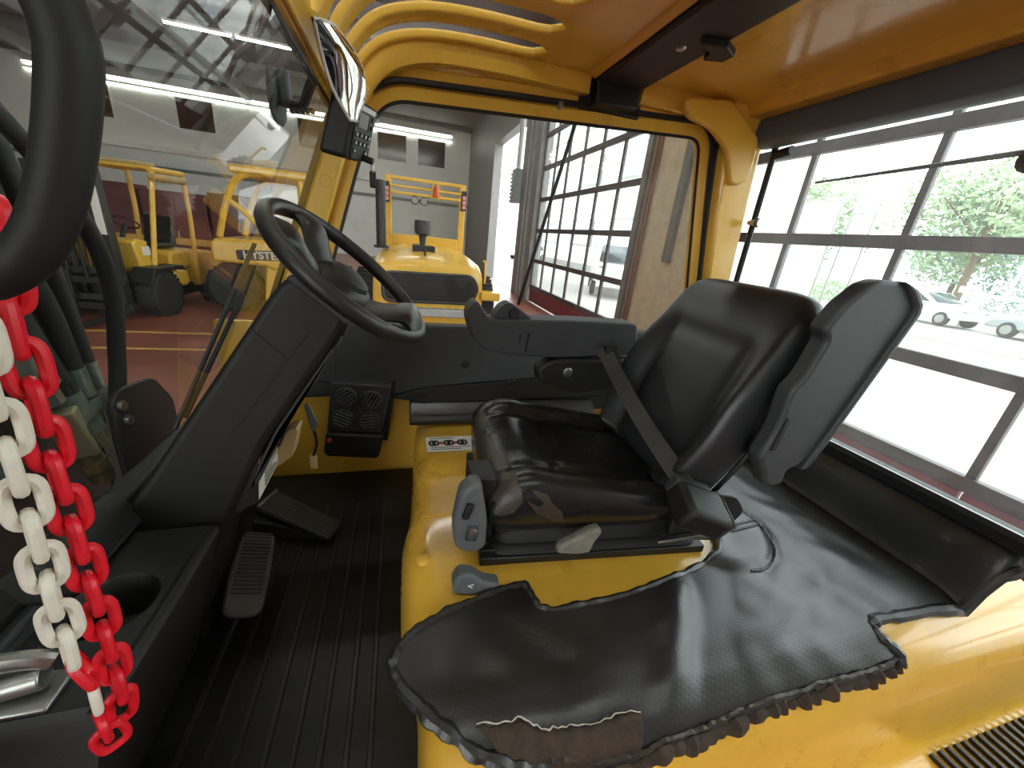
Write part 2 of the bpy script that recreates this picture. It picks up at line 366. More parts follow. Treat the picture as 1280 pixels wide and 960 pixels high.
ZS = [-.37, .42, 1.3, 2.16, 2.99, 3.83, 4.7]
sect_door(1, [6.6+.93*k for k in range(7)], ZS, REDD, 'tall glazed sectional door with dark red bottom panels')
sect_door(2, [4.62-1.07*k for k in range(7)][::-1], ZS, REDD, 'glazed sectional door with brown rails behind the rear window')
struct(box('wall_right_blocker', (4, 4.35), (-9.3, -1.83), (G, 4.75), WALLW, bevel=.01))  # unseen solid stretch, put in to cut light from behind right
portal((-7, -9.4, 2), (math.radians(-90), 0, 0), 8, 6)
portal((4.5, 8.5, 2), (0, math.radians(90), 0), 6, 21)
st = tube('door_strut', [(3.75, 9.35, 3.6), (3.45, 11.3, -.85)], .05, DARKM, n=8); tag(st, 'dark steel strut leaning in front of the glazed door', 'strut')
ht = thing('wall_heater', 'grey louvred heater box hung on the door post', 'heater', (4, 14.3, 2.2))
box('case', (3.7, 4.0), (14.0, 14.45), (2.15, 3.2), mat('blue_grey_enamel', '9AA6A8', .5), ht, bevel=.02)
for k in range(8): box('louvre', (3.72, 3.98), (14.45, 14.7), (2.2+.12*k, 2.26+.12*k), PLASTIC2, ht, bevel=.005)
tube('flue_pipe', [(3.85, 14.2, 3.2), (3.85, 14.2, 5)], .09, WALLW, ht, n=12)
# clutter along the far wall
MAROON = mat('maroon_board', '5B2B2A', .6, var=.25, vscale=3)
for k in range(4):
    x = -9.4+1.5*k; c = thing('storage_cabinet', 'maroon steel cabinet seen behind the parked forklifts, %s from the left' % ('first', 'second', 'third', 'fourth')[k], 'cabinet', (x, 13, G), group='maroon cabinets')
    box('body', (x, x+1.44), (13, 13.6), (G, 1.25+.08*(k % 2)), MAROON, c, bevel=.02)
    for j in range(2): dd = box('door', (x+.04+.7*j, x+.7+.7*j), (12.97, 13), (G+.1, 1.15), MAROON, c, bevel=.01); box('handle', (x+.6+.12*j, x+.63+.12*j), (12.94, 12.97), (.1, .3), METAL, dd, bevel=.003)
    box('plinth_stripe', (x, x+1.44), (12.96, 13), (-.05, .12), LINE, c, bevel=.004)
# ================================================================== OUTDOORS
gb = struct(box('floor_back_yard', (-60, 4), (-80, -9.3), (G-.3, G-.02), ASPH, bevel=0)); gb['label'] = 'pale yard outside the open bay behind the cab'
gd = struct(box('floor_yard', (4, 140), (-60, 120), (G-.3, G-.02), ASPH, bevel=0)); gd['label'] = 'pale yard and road outside the doors'  # pale asphalt in its own colour
for k, (x, y0, y1) in enumerate(((8.45, 2.2, 3.6), (8.45, 5.4, 6.8), (8.45, -1.2, .3))):
    o = box('road_marking', (x-.06, x+.06), (y0, y1), (G-.03, G-.01), ROADL, bevel=0); tag(o, 'white dash painted on the road, %s' % ('middle one', 'farthest one', 'nearest one')[k], 'road marking', 'road dashes')
kb = box('kerb_stone', (18, 18.25), (-30, 18.4), (G-.05, G+.08), mat('kerb_concrete', 'B5B3AC', .9), bevel=.02); tag(kb, 'long pale kerb along the far side of the road', 'kerb')
LEAF = mat('flare_paled_leaves', '93A87E', .6, var=.35, vscale=2); LEAF2 = mat('blue_green_leaves', '7E9A88', .6, var=.35, vscale=2); BARK = mat('grey_bark', '6B5A48', .9, var=.2)  # leaf colour lightened to imitate flare washing out the trees
def tree(label, x, y, h, rx, lm, n, seed, cz=.62):
    rng = random.Random(seed); t = thing('street_tree', label, 'tree', (x, y, G), group='trees across the road')
    tube('trunk', [(x, y, G), (x+.1, y+.1, G+h*.35), (x-.1, y+.15, G+h*.7)], (.28, .12), BARK, t, n=8)
    for k in range(5):
        a = k*1.26; tube('branch', [(x, y, G+h*(.3+.06*k)), (x+rx*.5*math.cos(a), y+rx*.5*math.sin(a), G+h*(.55+.06*k))], (.09, .04), BARK, t, n=6)
    V = []; F = []
    blobs = [(rng.uniform(-1, 1)*rx*.62, rng.uniform(-1, 1)*rx*.62, rng.uniform(-.32, .32)*h, rng.uniform(.3, .5)*rx) for _ in range(16)]
    for _ in range(n):
        bx, by, bz, br = rng.choice(blobs); d = Vector((rng.gauss(0, 1), rng.gauss(0, 1), rng.gauss(0, 1))).normalized()*br*rng.uniform(.6, 1)
        c = Vector((x+bx, y+by, G+h*cz+bz))+d; s = rng.uniform(.14, .3); u = Vector((rng.gauss(0, 1), rng.gauss(0, 1), rng.gauss(0, 1))).normalized(); w = u.orthogonal().normalized()
        b = len(V); V += [c-u*s, c+w*s*.5, c+u*s, c-w*s*.5]; F.append((b, b+1, b+2, b+3))
    tag(mesh('foliage', V, F, lm, t, smooth=False, recalc=False), kind='stuff')
tree('flare-paled leafy tree across the road, left of the rear window', 40, 32, 10, 5.2, LEAF, 5200, 1)
tree('large leafy tree across the road at the right edge of the rear window', 38, 18.5, 11, 6.2, LEAF, 7000, 2)
tree('bluish green tree low behind the white car', 54, 27, 9, 5.6, LEAF2, 5200, 3, .5)
tree('broad bluish tree at the far right behind the leafy one', 54, 13, 10, 6.4, LEAF2, 5200, 4, .5)
def bush(label, x, y, w, h, seed):
    rng = random.Random(seed); V = []; F = []
    for _ in range(1500):
        d = Vector((rng.gauss(0, 1), rng.gauss(0, 1), abs(rng.gauss(0, 1)))).normalized()*rng.uniform(.7, 1)
        c = Vector((x+d.x*w, y+d.y*w, G+d.z*h)); s = rng.uniform(.08, .16); u = Vector((rng.gauss(0, 1), rng.gauss(0, 1), rng.gauss(0, 1))).normalized(); q = u.orthogonal().normalized()
        b = len(V); V += [c-u*s, c+q*s*.5, c+u*s, c-q*s*.5]; F.append((b, b+1, b+2, b+3))
    tag(mesh('shrub', V, F, LEAF, None, smooth=False, recalc=False), label, 'shrub')
bush('low olive shrub beside the white road barrier', 31, 10.6, 1.6, 1.3, 5)
bush('low green hedge shrub behind the banners', 31, 22, 2.4, 1.6, 6)
CARW = mat('white_car_paint', 'F0F0EE', .3, coat=.5, var=0); CARS = mat('silver_car_paint', '9FA3A6', .35, metal=.4, coat=.5, var=0); CARG = mat('car_window_tint', '3A4448', .1, var=0); TYRE = mat('tyre_rubber', '222222', .75, var=.2, bump=.4, bscale=90)
def car(name, label, loc, rz, paint, L=4.3, Wd=1.75, Hh=1.5, van=False):
    t = thing(name, label, 'car' if not van else 'van', loc, (0, 0, rz), local=True)
    if van: P = [(-.5, .3), (-.5, .75), (-.46, 1), (.18, 1), (.3, .92), (.42, .58), (.5, .5), (.5, .28)]
    else: P = [(-.5, .3), (-.5, .62), (-.44, .68), (-.36, .92), (-.26, 1), (.02, 1), (.2, .66), (.44, .56), (.5, .42), (.5, .26)]
    P = [(a*L, b*Hh) for a, b in P]
    prof('body', P, 'y', -Wd/2, Wd/2, paint, t, bevel=.09, seg=3, rad=.12)
    for s in (-1, 1):
        Q = [(-.36, .70), (-.28, .93), (.0, .93), (.15, .69)] if not van else [(.02, .6), (.02, .9), (.2, .9), (.34, .6)]
        prof('side_window', [(a*L, b*Hh) for a, b in Q], 'y', s*(Wd/2-.02), s*(Wd/2+.012), CARG, t, bevel=.02, rad=.06)
        for fx in (-.31, .31):
            w = lathe('wheel', [(.02, -.1), (.3, -.1), (.34, -.06), (.34, .06), (.3, .1), (.02, .1)], (fx*L, s*(Wd/2-.08), .34), (0, 1, 0), TYRE, t, n=20)
            lathe('rim', [(.01, -.012), (.2, -.012), (.2, .012), (.01, .012)], (fx*L, s*(Wd/2+.03), .34), (0, 1, 0), METAL, w, n=14)
        box('headlight', (.46*L, .49*L), (s*Wd*.34-.15, s*Wd*.34+.15), (.5*Hh, .56*Hh), METAL, t, bevel=.02)
    x0, x1, z0, z1 = (.03, .19, .70, .97) if not van else (.31, .42, .62, .9)
    V = [(x1*L, -Wd*.42, z0*Hh), (x1*L, Wd*.42, z0*Hh), (x0*L, Wd*.38, z1*Hh), (x0*L, -Wd*.38, z1*Hh)]
    mesh('windscreen', [Vector(v)+Vector((.03, 0, .02)) for v in V], [(0, 1, 2, 3)], CARG, t, solid=.02)
    box('number_plate', (.5*L, .505*L), (-.26, .26), (.34*Hh, .41*Hh), ROADL, t, bevel=.003)
    return t
car('parked_car', 'white hatchback parked across the road behind the armrest', (26, 13.5, G), math.radians(-100), CARW)
car('parked_car', 'silver car cut off at the right edge of the rear window', (25.6, 8.6, G), math.radians(80), CARS, L=4.4, Hh=1.35)
car('delivery_van', 'white van parked outside the glazed door with red panels', (9.3, 16.2, G), math.radians(-115), CARW, L=5.4, Wd=2.0, Hh=2.2, van=True)
car('parked_car', 'white car seen through the open bay beyond the glazed door', (12, 38, G), math.radians(-140), CARW, L=4.4, Hh=1.5)
bb = thing('road_barrier', 'white road barrier with a horizontal arm behind the cars', 'barrier', (27, 12.4, G))
box('post', (26.9, 27.1), (12.2, 12.6), (G, .9), CARW, bb, bevel=.03); box('arm', (26.85, 26.98), (9.9, 12.9), (.62, .8), CARW, bb, bevel=.02); box('counterweight', (26.8, 27), (12.7, 13.1), (.75, 1.05), CARW, bb, bevel=.02)
for k, (y0, y1, z0, z1, w) in enumerate(((15.2, 17.2, -.4, 4.2, 'wide white banner'), (13.6, 14.6, 1.2, 3.6, 'narrow white banner'))):
    b = thing('advertising_banner', '%s standing on the verge outside the rear window' % w, 'banner', (20, y0, G))
    prof('cloth', [(y0+.1, z0), (y1-.1, z0), (y1-.1, z1), (y0+.1, z1)], 'x', 20, 20.03, CARW, b, bevel=.004)
    for y in (y0, y1): tube('pole', [(20, y, G), (20, y, z1+.3)], .05, METAL, b, n=8)
    tube('cross_bar', [(20, y0, z1+.05), (20, y1, z1+.05)], .03, METAL, b, n=8)
lp = thing('lamp_post', 'thin white lamp post at the right edge of the rear window', 'lamp post', (30, 12.7, G))
tube('pole', [(30, 12.7, G), (30, 12.75, 6)], .07, CARW, lp, n=8); tube('arm', [(30, 12.75, 6), (29, 12.75, 6.3)], .05, CARW, lp, n=8); box('lamp_head', (28.4, 29.1), (12.6, 12.9), (6.2, 6.35), METAL, lp, bevel=.03)
FAC = mat('white_render', 'E9E8E4', .85, var=.04, vscale=.6)
ob = thing('office_building', 'white rendered building opposite the glazed door', 'building', (15, 30, G))
box('facade_wall', (15, 22), (19, 60), (G, 14), FAC, ob, bevel=0)
box('plinth', (14.9, 15), (19, 60), (G, -.4), STEELG, ob, bevel=.02)
for k in range(4):
    for z in (1.0, 5.6, 9.8):
        y = 23+7.5*k; w = box('window', (14.93, 15.02), (y, y+4.6), (z, z+2.1), STEELG, ob, bevel=.02)
        for j in range(2): box('pane', (14.9, 14.94), (y+.15+2.2*j, y+2.25+2.2*j), (z+.15, z+1.95), mat('pale_blue_grey_pane', 'A9B4BC', .1, var=.1), w, bevel=0)  # panes in a pale blue-grey tone
# ================================================================== OTHER FORKLIFTS
def wheel(parent, c, ax, R, w, rimm, name='wheel'):
    o = lathe(name, [(R*.5, -w/2), (R*.86, -w/2), (R*.97, -w*.38), (R, -w*.2), (R, w*.2), (R*.97, w*.38), (R*.86, w/2), (R*.5, w/2)], c, ax, TYRE, parent, n=28)
    lathe('rim', [(.02, -w*.3), (R*.3, -w*.36), (R*.53, -w*.42), (R*.53, w*.42), (R*.3, w*.36), (.02, w*.3)], c, ax, rimm, o, n=20)
    V, F = [], []
    M = frame_to(None, ax, c)
    parts = []
    for k in range(26):
        a = 2*math.pi*k/26; Rm = M @ Matrix.Rotation(a, 4, 'Z')
        for s in (-1, 1):
            v, f = bxvf((R-.01, R+.014), (-.022+.02*s, .022+.02*s), (min(0.01*s, s*w*.42), max(.01*s, s*w*.42))); parts.append((xf(v, Rm), f))
    V, F = join(parts); tag(mesh('tread', V, F, TYRE, o, smooth=False), kind='stuff')
    return o
# -- forklift facing the camera, left in the windscreen (local: +x is its heading)
fk = thing('forklift', 'yellow forklift with black mast seen through the windscreen on the left', 'forklift', (-4.5, 8.1, G), (0, 0, math.radians(-96)), local=True)
for s in (-1, 1): wheel(fk, (0, s*.56, .38), (0, 1, 0), .38, .3, DARKM)
for s in (-1, 1): wheel(fk, (-1.65, s*.5, .3), (0, 1, 0), .3, .22, DARKM, 'rear_wheel')
for s in (-1, 1):
    prof('fender', [(-.5, .72), (-.42, .82), (.3, .82), (.44, .6), (.4, .58), (.27, .76), (-.4, .76)], 'y', s*.42, s*.74, DARKM, fk, bevel=.01)
    prof('mast_rail', [(.42, .1), (.56, .1), (.62, 2.2), (.48, 2.2)], 'y', s*.3, s*.42, MASTM, fk, bevel=.008)
    tube('lift_cylinder', [(.38, s*.25, .3), (.46, s*.25, 2.1)], .05, DARKM, fk, n=10)
    box('fork', (.62, 1.7), (s*.26-.06, s*.26+.06), (.05, .1), DARKM, fk, bevel=.008); box('fork_shank', (.6, .66), (s*.26-.06, s*.26+.06), (.05, .75), DARKM, fk, bevel=.006)
    tube('guard_front_post', [(-.1, s*.48, .72), (-.28, s*.48, 1.4), (-.55, s*.46, 2.3)], .04, YELLOW, fk, n=8, smp=5)
    tube('guard_rear_post', [(-1.35, s*.46, 1.0), (-1.42, s*.45, 1.7), (-1.4, s*.44, 2.33)], .04, YELLOW, fk, n=8, smp=5)
    tube('guard_roof_rail', [(-.5, s*.46, 2.32), (-1.42, s*.45, 2.34)], .045, YELLOW, fk, n=8)
for z in (.35, .75, 1.5, 2.15): box('mast_crossbar', (.5, .56), (-.42, .42), (z-.05, z+.05), MASTM, fk, bevel=.006)
for z in (.22, .62): box('carriage_bar', (.57, .62), (-.5, .5), (z-.05, z+.05), DARKM, fk, bevel=.006)
for k in range(5): tube('backrest_bar', [(.6, -.44+.22*k, .6), (.6, -.44+.22*k, 1.1)], .018, DARKM, fk, n=6)
for k in range(5): box('roof_bar', (-.58-.19*k, -.5-.19*k), (-.44, .44), (2.31, 2.36), YELLOW, fk, bevel=.006)
prof('chassis', [(.3, .3), (.3, .7), (-.5, .7), (-.6, .45), (-1.2, .42), (-1.9, .25), (-1.9, .2), (.2, .2)], 'y', -.42, .42, DARKM, fk, bevel=.02)
prof('front_cowl', [(.15, .7), (.22, 1.2), (.1, 1.24), (-.1, 1.2), (-.12, .7)], 'y', -.46, .46, YELLOW, fk, bevel=.03)
prof('step_panel', [(-.12, .5), (-.12, .72), (-.55, .72), (-.6, .5)], 'y', -.5, .5, DARKM, fk, bevel=.02)
prof('counterweight', [(-1.2, .35), (-1.2, .95), (-1.3, 1.02), (-1.9, .98), (-2.15, .8), (-2.2, .5), (-2.0, .3)], 'y', -.55, .55, YELLOW, fk, bevel=.08, seg=4)
prof('hood', [(-.6, .7), (-.62, .98), (-.7, 1.02), (-1.25, 1.02), (-1.25, .7)], 'y', -.45, .45, YELLOW, fk, bevel=.05, seg=3)
prof('seat', [(-.7, 1.03), (-.72, 1.14), (-1.1, 1.13), (-1.22, 1.6), (-1.34, 1.58), (-1.22, 1.03)], 'y', -.24, .24, VINYL, fk, bevel=.04, seg=3)
tube('steering_column', [(-.05, 0, .9), (-.4, 0, 1.42)], .035, PLASTIC, fk, n=8)
M = frame_to(None, (-.5, 0, .8), (-.42, 0, 1.45)); V, F = sweep([Vector((.17*math.cos(a), .17*math.sin(a), 0)) for a in [2*math.pi*k/24 for k in range(24)]], circ(.014, 6), closed=True); mesh('steering_wheel', xf(V, M), F, PLASTIC, fk)
box('sticker', (-.11, .06), (.461, .465), (.98, 1.12), STICK, fk, bevel=0); box('beacon_bar', (-.62, -.5), (-.5, .5), (2.36, 2.42), TAN, fk, bevel=.02)
tube('rolled_sleeve', [(-.45, .5, 2.2), (-1.3, .5, 2.22)], .06, TAN, fk, n=12)
for k in range(5): lathe('sleeve_ring', [(.055, 0), (.068, .006), (.068, .022), (.055, .028)], (-.45-.07*k, .5, 2.2), (-1, 0, .02), LINE, fk, n=12)
prof('wheel_cover_step', [(-.35, .45), (-.35, .72), (-.75, .72), (-.8, .5), (-.7, .42)], 'y', .42, .62, YELLOW, fk, bevel=.05, seg=3)
box('mast_label', (.61, .625), (.31, .41), (1.3, 2.0), STICK, fk, bevel=0)
for k in range(6): tube('hose', [(.4, -.2+.08*k, .5), (.36, -.18+.07*k, 1.3), (.42, -.18+.07*k, 2.0)], .014, RUBBER, fk, n=6, smp=4)
# -- yellow machine with the name plate
hy = thing('forklift', 'yellow forklift with HYSTER lettering behind the steering wheel', 'forklift', (-2.5, 9.1, G))
for x, y in ((-3.02, 8.7), (-3.02, 9.9), (-1.5, 8.7), (-1.5, 9.9)): wheel(hy, (x, y, G+.45), (0, 1, 0), .45, .34, DARKM)
prof('counterweight', [(-3.3, .06), (-3.32, .38), (-3.22, .48), (-1.85, .52), (-1.8, .06), (-2.3, -.05), (-2.45, .03)], 'y', 8.55, 10, YELLOW, hy, bevel=.06, seg=4)
prof('side_panel', [(-2.55, -.62), (-2.45, .05), (-1.2, .05), (-1.2, -.7)], 'y', 8.6, 10, YELLOW, hy, bevel=.03)
prof('underframe', [(-3.2, -.5), (-3.2, .06), (-1.05, .06), (-1.05, -.55)], 'y', 8.8, 9.8, DARKM, hy, bevel=.02)
bd = prof('name_badge', [(-2.9, .12), (-2.9, .3), (-2.05, .34), (-2.05, .16)], 'y', 8.53, 8.56, DARKM, hy, bevel=.01, rad=.04)
text('lettering', 'HYSTER', .19, basis((-2.46, 8.525, .225), (1, 0, .03), (0, 0, 1)), STICK, bd, depth=.004, bold=.004)
for s in (0, 1):
    y = 8.62+1.3*s
    tube('cab_post', [(-3.15, y, .5), (-3.0, y, 1.0), (-2.75, y, 1.5), (-2.3, y, 1.62)], .055, YELLOW, hy, n=8, smp=5)
    tube('cab_brace', [(-2.95, y, 1.15), (-2.7, y, .95), (-2.35, y, .55)], .045, YELLOW, hy, n=8, smp=5)
    tube('cab_post', [(-1.75, y, .5), (-1.75, y, 1.6)], .05, YELLOW, hy, n=8)
    prof('side_glass', [(-2.85, .6), (-2.75, 1.3), (-2.3, 1.5), (-1.82, 1.5), (-1.82, .6)], 'y', y, y+.012, GLASS, hy, bevel=0)
box('cab_roof', (-2.85, -1.5), (8.55, 10), (1.58, 1.72), YELLOW, hy, bevel=.04, seg=3)
lathe('fuel_cap', [(.02, 0), (.09, 0), (.09, .03), (.02, .03)], (-2.05, 8.6, -.38), (0, -1, 0), DARKM, hy)
# -- the big yellow machine straight ahead
bm_ = thing('heavy_forklift', 'large yellow machine with dark grille and black exhaust beyond the side window', 'forklift', (.5, 8.2, G))
def hood_ring(y, x0, x1, zt, zb, r):
    P = rnd([(x0, zb), (x0+.03, zt-.1), (x0+.25, zt-.02), ((x0+x1)/2, zt+.04), (x1-.25, zt-.02), (x1-.03, zt-.1), (x1, zb)], r, 3)
    return [Vector((a, y, b)) for a, b in P]
loft('hood', [hood_ring(6.95, -.38, 1.36, .36, -.3, .1), hood_ring(7.0, -.45, 1.44, .47, -.32, .12), hood_ring(7.35, -.47, 1.46, .56, -.32, .12), hood_ring(8.0, -.42, 1.4, .64, -.32, .12), hood_ring(8.6, -.36, 1.33, .7, -.32, .12)], YELLOW, bm_, angle=40)
gr = prof('grille_recess', [(-.25, -.16), (-.25, .26), (1.2, .28), (1.3, .1), (1.2, -.14)], 'y', 6.88, 6.97, DARKM, bm_, bevel=.015, rad=.14)
for k in range(7): box('grille_bar', (-.2, 1.2), (6.86, 6.885), (-.11+.055*k, -.095+.055*k), RUBBER, gr, bevel=0)
V, F = sweep([Vector((p[0], 6.9, p[1])) for p in rnd([(-.28, -.19), (-.28, .28), (1.22, .31), (1.34, .1), (1.22, -.17)], .15, 5)], circ(.03, 6), closed=True, up=(0, 1, 0)); mesh('grille_surround', V, F, PLASTIC2, gr)
box('counterweight', (-.6, 1.55), (7.0, 8.6), (G+.25, -.3), YELLOW, bm_, bevel=.06, seg=3)
box('rear_bumper', (.15, 1.3), (6.8, 7.0), (-.42, -.28), mat('pale_grey_step', 'A8AAA8', .6), bm_, bevel=.02)
for x in (-.55, 1.5):
    for y in (7.6, 9.6): wheel(bm_, (x, y, G+.55), (1, 0, 0), .55, .4, YELLOW)
cabf = [bxvf((-.28, -.16), (8.6, 8.72), (.55, 1.85)), bxvf((1.16, 1.28), (8.6, 8.72), (.55, 1.85)), bxvf((-.16, 1.16), (8.6, 8.72), (.55, .86))]
V, F = join(cabf); mesh('cab_frame', V, F, YELLOW, bm_, bevel=.012)
box('roof_rail', (-.28, 1.28), (8.6, 8.68), (1.84, 1.9), YELLOW, bm_, bevel=.01)
box('light_bar', (-.18, 1.18), (8.5, 8.56), (1.58, 1.63), YELLOW, bm_, bevel=.01)
box('light_bar', (-.18, 1.18), (8.5, 8.56), (1.7, 1.74), YELLOW, bm_, bevel=.01)
box('rear_glass', (-.16, 1.16), (8.64, 8.65), (.86, 1.84), GLASS, bm_, bevel=0)
for x in (-.24, 1.24):
    lm = box('tail_light', (x-.05, x+.05), (8.52, 8.6), (1.42, 1.78), PLASTIC, bm_, bevel=.01)
    for k in range(3): box('lens', (x-.035, x+.035), (8.505, 8.525), (1.45+.085*k, 1.52+.085*k), PINK, lm, bevel=.006)
for x in (.28, .45): wl = lathe('work_light', [(.02, 0), (.075, 0), (.075, .06), (.05, .1), (.02, .1)], (x, 8.44, 1.5), (0, 1, 0), PLASTIC, bm_, n=16); lathe('lens', [(.01, 0), (.06, 0), (.06, .01), (.01, .01)], (x, 8.43, 1.5), (0, 1, 0), METAL, wl, n=16)
lathe('beacon', [(.01, 0), (.07, 0), (.07, .04), (.055, .05), (.05, .17), (.02, .2)], (.68, 8.5, 1.6), (0, 0, 1), RED, bm_, n=12)
for k in range(4): a = k*1.57+.4; tube('beacon_guard', [(.68+.1*math.cos(a), 8.5+.1*math.sin(a), 1.55), (.68+.06*math.cos(a), 8.5+.06*math.sin(a), 1.85)], .01, YELLOW, bm_, n=6)
ex = tube('exhaust_pipe', [(-.33, 7.9, .6), (-.33, 7.9, 1.3), (-.33, 7.9, 1.72)], .085, DARKM, bm_, n=14); lathe('exhaust_collar', [(.09, 0), (.13, 0), (.13, .04), (.09, .05)], (-.33, 7.9, .6), (0, 0, 1), DARKM, ex, n=16)
pc = lathe('air_pre_cleaner', [(.05, 0), (.06, .1), (.07, .16), (.14, .2), (.15, .34), (.14, .42), (.02, .42)], (.4, 7.75, .72), (0, 0, 1), PLASTIC2, bm_, n=18)
box('intake_box', (.22, .62), (7.55, 7.9), (.55, .72), DARKM, bm_, bevel=.02)
tube('bonnet_stop', [(.42, 7.25, .52), (.42, 7.25, .7)], .02, DARKM, bm_, n=8)
tube('grab_rail', [(1.45, 7.4, .0), (1.52, 7.3, .1), (1.52, 7.3, .5), (1.5, 7.4, .55)], .02, YELLOW, bm_, n=6, smp=3)
box('side_step', (1.4, 1.75), (6.9, 7.5), (-.1, .05), YELLOW, bm_, bevel=.02)
# ================================================================== THE CAB
cab = thing('forklift_cab', 'yellow forklift cab with black trim, slotted roof and glazed sides', 'forklift cab', (.4, .9, -.05))
# floor tub and ribbed mat
box('floor_plate', (-.66, .1), (.16, 1.56), (-.06, -.012), DARKM, cab, bevel=.004)
fm = box('floor_mat', (-.64, .06), (.18, 1.52), (-.012, 0), MATR, cab, bevel=.004)
for i, x in enumerate((-.06, -.105, -.155, -.205, -.257, -.31, -.362, -.415)):
    prof('mat_ridge', [(x-.007, -.001), (x-.004, .005), (x+.004, .005), (x+.007, -.001)], 'y', .22, 1.3-.05*(i % 2), RIDGE, fm, bevel=0)
# seat pedestal / engine hood: profile over the width, front edge that bulges
PR = [(1.52, .262), (1.3, .268), (1.1, .27), (.95, .27), (.9, .27), (.85, .27), (.8, .27), (.72, .27), (.64, .27), (.56, .27), (.5, .27), (.44, .27), (.40, .268), (.36, .255), (.32, .225), (.29, .18), (.272, .12), (.265, .05), (.262, -.02), (.255, -.055), (.23, -.065), (.15, -.068), (.11, -.075), (.09, -.11), (.085, -.2), (.085, -.34)]
XF = [(1.52, .06), (1.2, .04), (1.0, .035), (.93, .025), (.86, .003), (.74, -.002), (.64, .012), (.55, .036), (.4, .03), (.05, .03)]
def xfront(y):
    for (a, p), (b, q) in zip(XF[:-1], XF[1:]):
        if a >= y >= b:
            t = (a-y)/(a-b); t = t*t*(3-2*t); return p+(q-p)*t
    return XF[-1][1]
rings = []
for y, z in PR:
    x0 = xfront(y); h = z+.34; r = []
    for fx, fz in ((0, 0), (0, .3), (0, .7), (0, .82), (.004, .88), (.014, .935), (.032, .975), (.06, .996), (.085, 1), (.2, 1), (.4, 1), (.7, 1), (1.0, 1), (1.3, 1), (1.62, 1)):
        r.append(Vector((x0+fx, y, -.34+h*fz)))
    rings.append(r)
n_ = len(rings[0]); V = [v for r in rings for v in r]; F = [(i*n_+j, i*n_+j+1, (i+1)*n_+j+1, (i+1)*n_+j) for i in range(len(rings)-1) for j in range(n_-1)]
hood = mesh('seat_pedestal', V, F, YELLOW_W, cab, sub=1)
lathe('plug_cap', [(.001, .0), (.019, .0), (.017, .007), (.012, .009), (.001, .01)], (.052, .725, .262), (-.12, 0, 1), YELLOW_W, hood, n=20)
prof('press_crease', [(.05, .868), (.15, .875), (.155, .866)], 'z', .266, .2735, YELLOW, hood, bevel=.002)
# side step with a slatted tread
stp = box('access_step', (1.2, 2.0), (.115, .245), (-.075, -.062), YELLOW_W, cab, bevel=.03, seg=3)
for k in range(26): box('tread_slat', (1.22+.03*k, 1.232+.03*k), (.12, .24), (-.062, -.05), DARKM, stp, bevel=.002)
# right wall: yellow lower sheet, charcoal trim above
box('lower_side_panel', (-.62, 1.5), (1.53, 1.56), (-.05, .635), YELLOW, cab, bevel=.004)
tr = prof('side_trim', [(-.42, .36), (-.38, .655), (1.42, .67), (1.42, .29), (.5, .285), (.2, .30), (.12, .35), (-.06, .375)], 'y', 1.475, 1.535, PANEL, cab, bevel=.014, seg=3, rad=.03)
prof('lower_trim_rail', [(-.04, .372), (.1, .41), (.6, .455), (1.3, .46), (1.3, .38), (.5, .36), (.1, .345)], 'y', 1.45, 1.49, PLASTIC, tr, bevel=.01, rad=.02)
prof('trim_pocket', [(-.3, .43), (-.3, .54), (-.235, .54), (-.235, .43)], 'y', 1.462, 1.478, PANEL, tr, bevel=.006, rad=.015)
for x, z in ((.255, .505), (.092, .385), (.45, .44)): lathe('trim_screw', [(.001, .004), (.01, .006), (.016, .001), (.016, -.004)], (x, 1.472 if z > .5 else 1.448, z), (0, -1, 0), RUBBER, tr, n=14)
# right window: opening, frame, seal, glass
WO = rnd([(-.285, .66), (-.125, 1.19), (-.055, 1.365), (1.125, 1.436), (1.235, .9), (1.29, .66)], [0, .12, .16, .05, .05, 0], 8)
def offset_poly(P, d):
    out = []; N = len(P)
    for i in range(N):
        a, b, c = Vector(P[max(i-1, 0)]), Vector(P[i]), Vector(P[min(i+1, N-1)]); t = (c-a).normalized(); out.append((b.x-t.y*d, b.y+t.x*d))
    return out
def ribbon(name, A, B, y0, y1, m, parent, bevel=.004):
    P = list(A)+list(B)[::-1]; N = len(A); V = [(p[0], y0, p[1]) for p in P]+[(p[0], y1, p[1]) for p in P]; n = len(P); F = []
    for i in range(N-1): F.append((i, i+1, n-2-i, n-1-i)); F.append((n+i, n+n-1-i, n+n-2-i, n+i+1))
    F += [(i, (i+1) % n, n+(i+1) % n, n+i) for i in range(n)]
    return mesh(name, V, F, m, parent, bevel=bevel)
WF = offset_poly(WO, .042)
wd = ribbon('side_window_frame', WO, WF, 1.50, 1.53, YELLOW, cab)
tube('window_seal', [(p[0], 1.503, p[1]) for p in WO], .006, SEAL, wd, n=6)
P_ = [(p[0], p[1]) for p in WO]; mesh('side_window_glass', [(p[0], 1.522, p[1]) for p in P_], [tuple(range(len(P_)))], GLASS, cab, smooth=False)
tube('frame_seal', [(p[0], 1.49, p[1]) for p in offset_poly(WO, .052)], .010, SEAL, wd, n=6)
lathe('frame_bolt', [(.001, .02), (.008, .02), (.01, .012), (.014, .008), (.014, 0)], (.53, 1.5, 1.445), (0, -1, 0), METAL, wd, n=12)
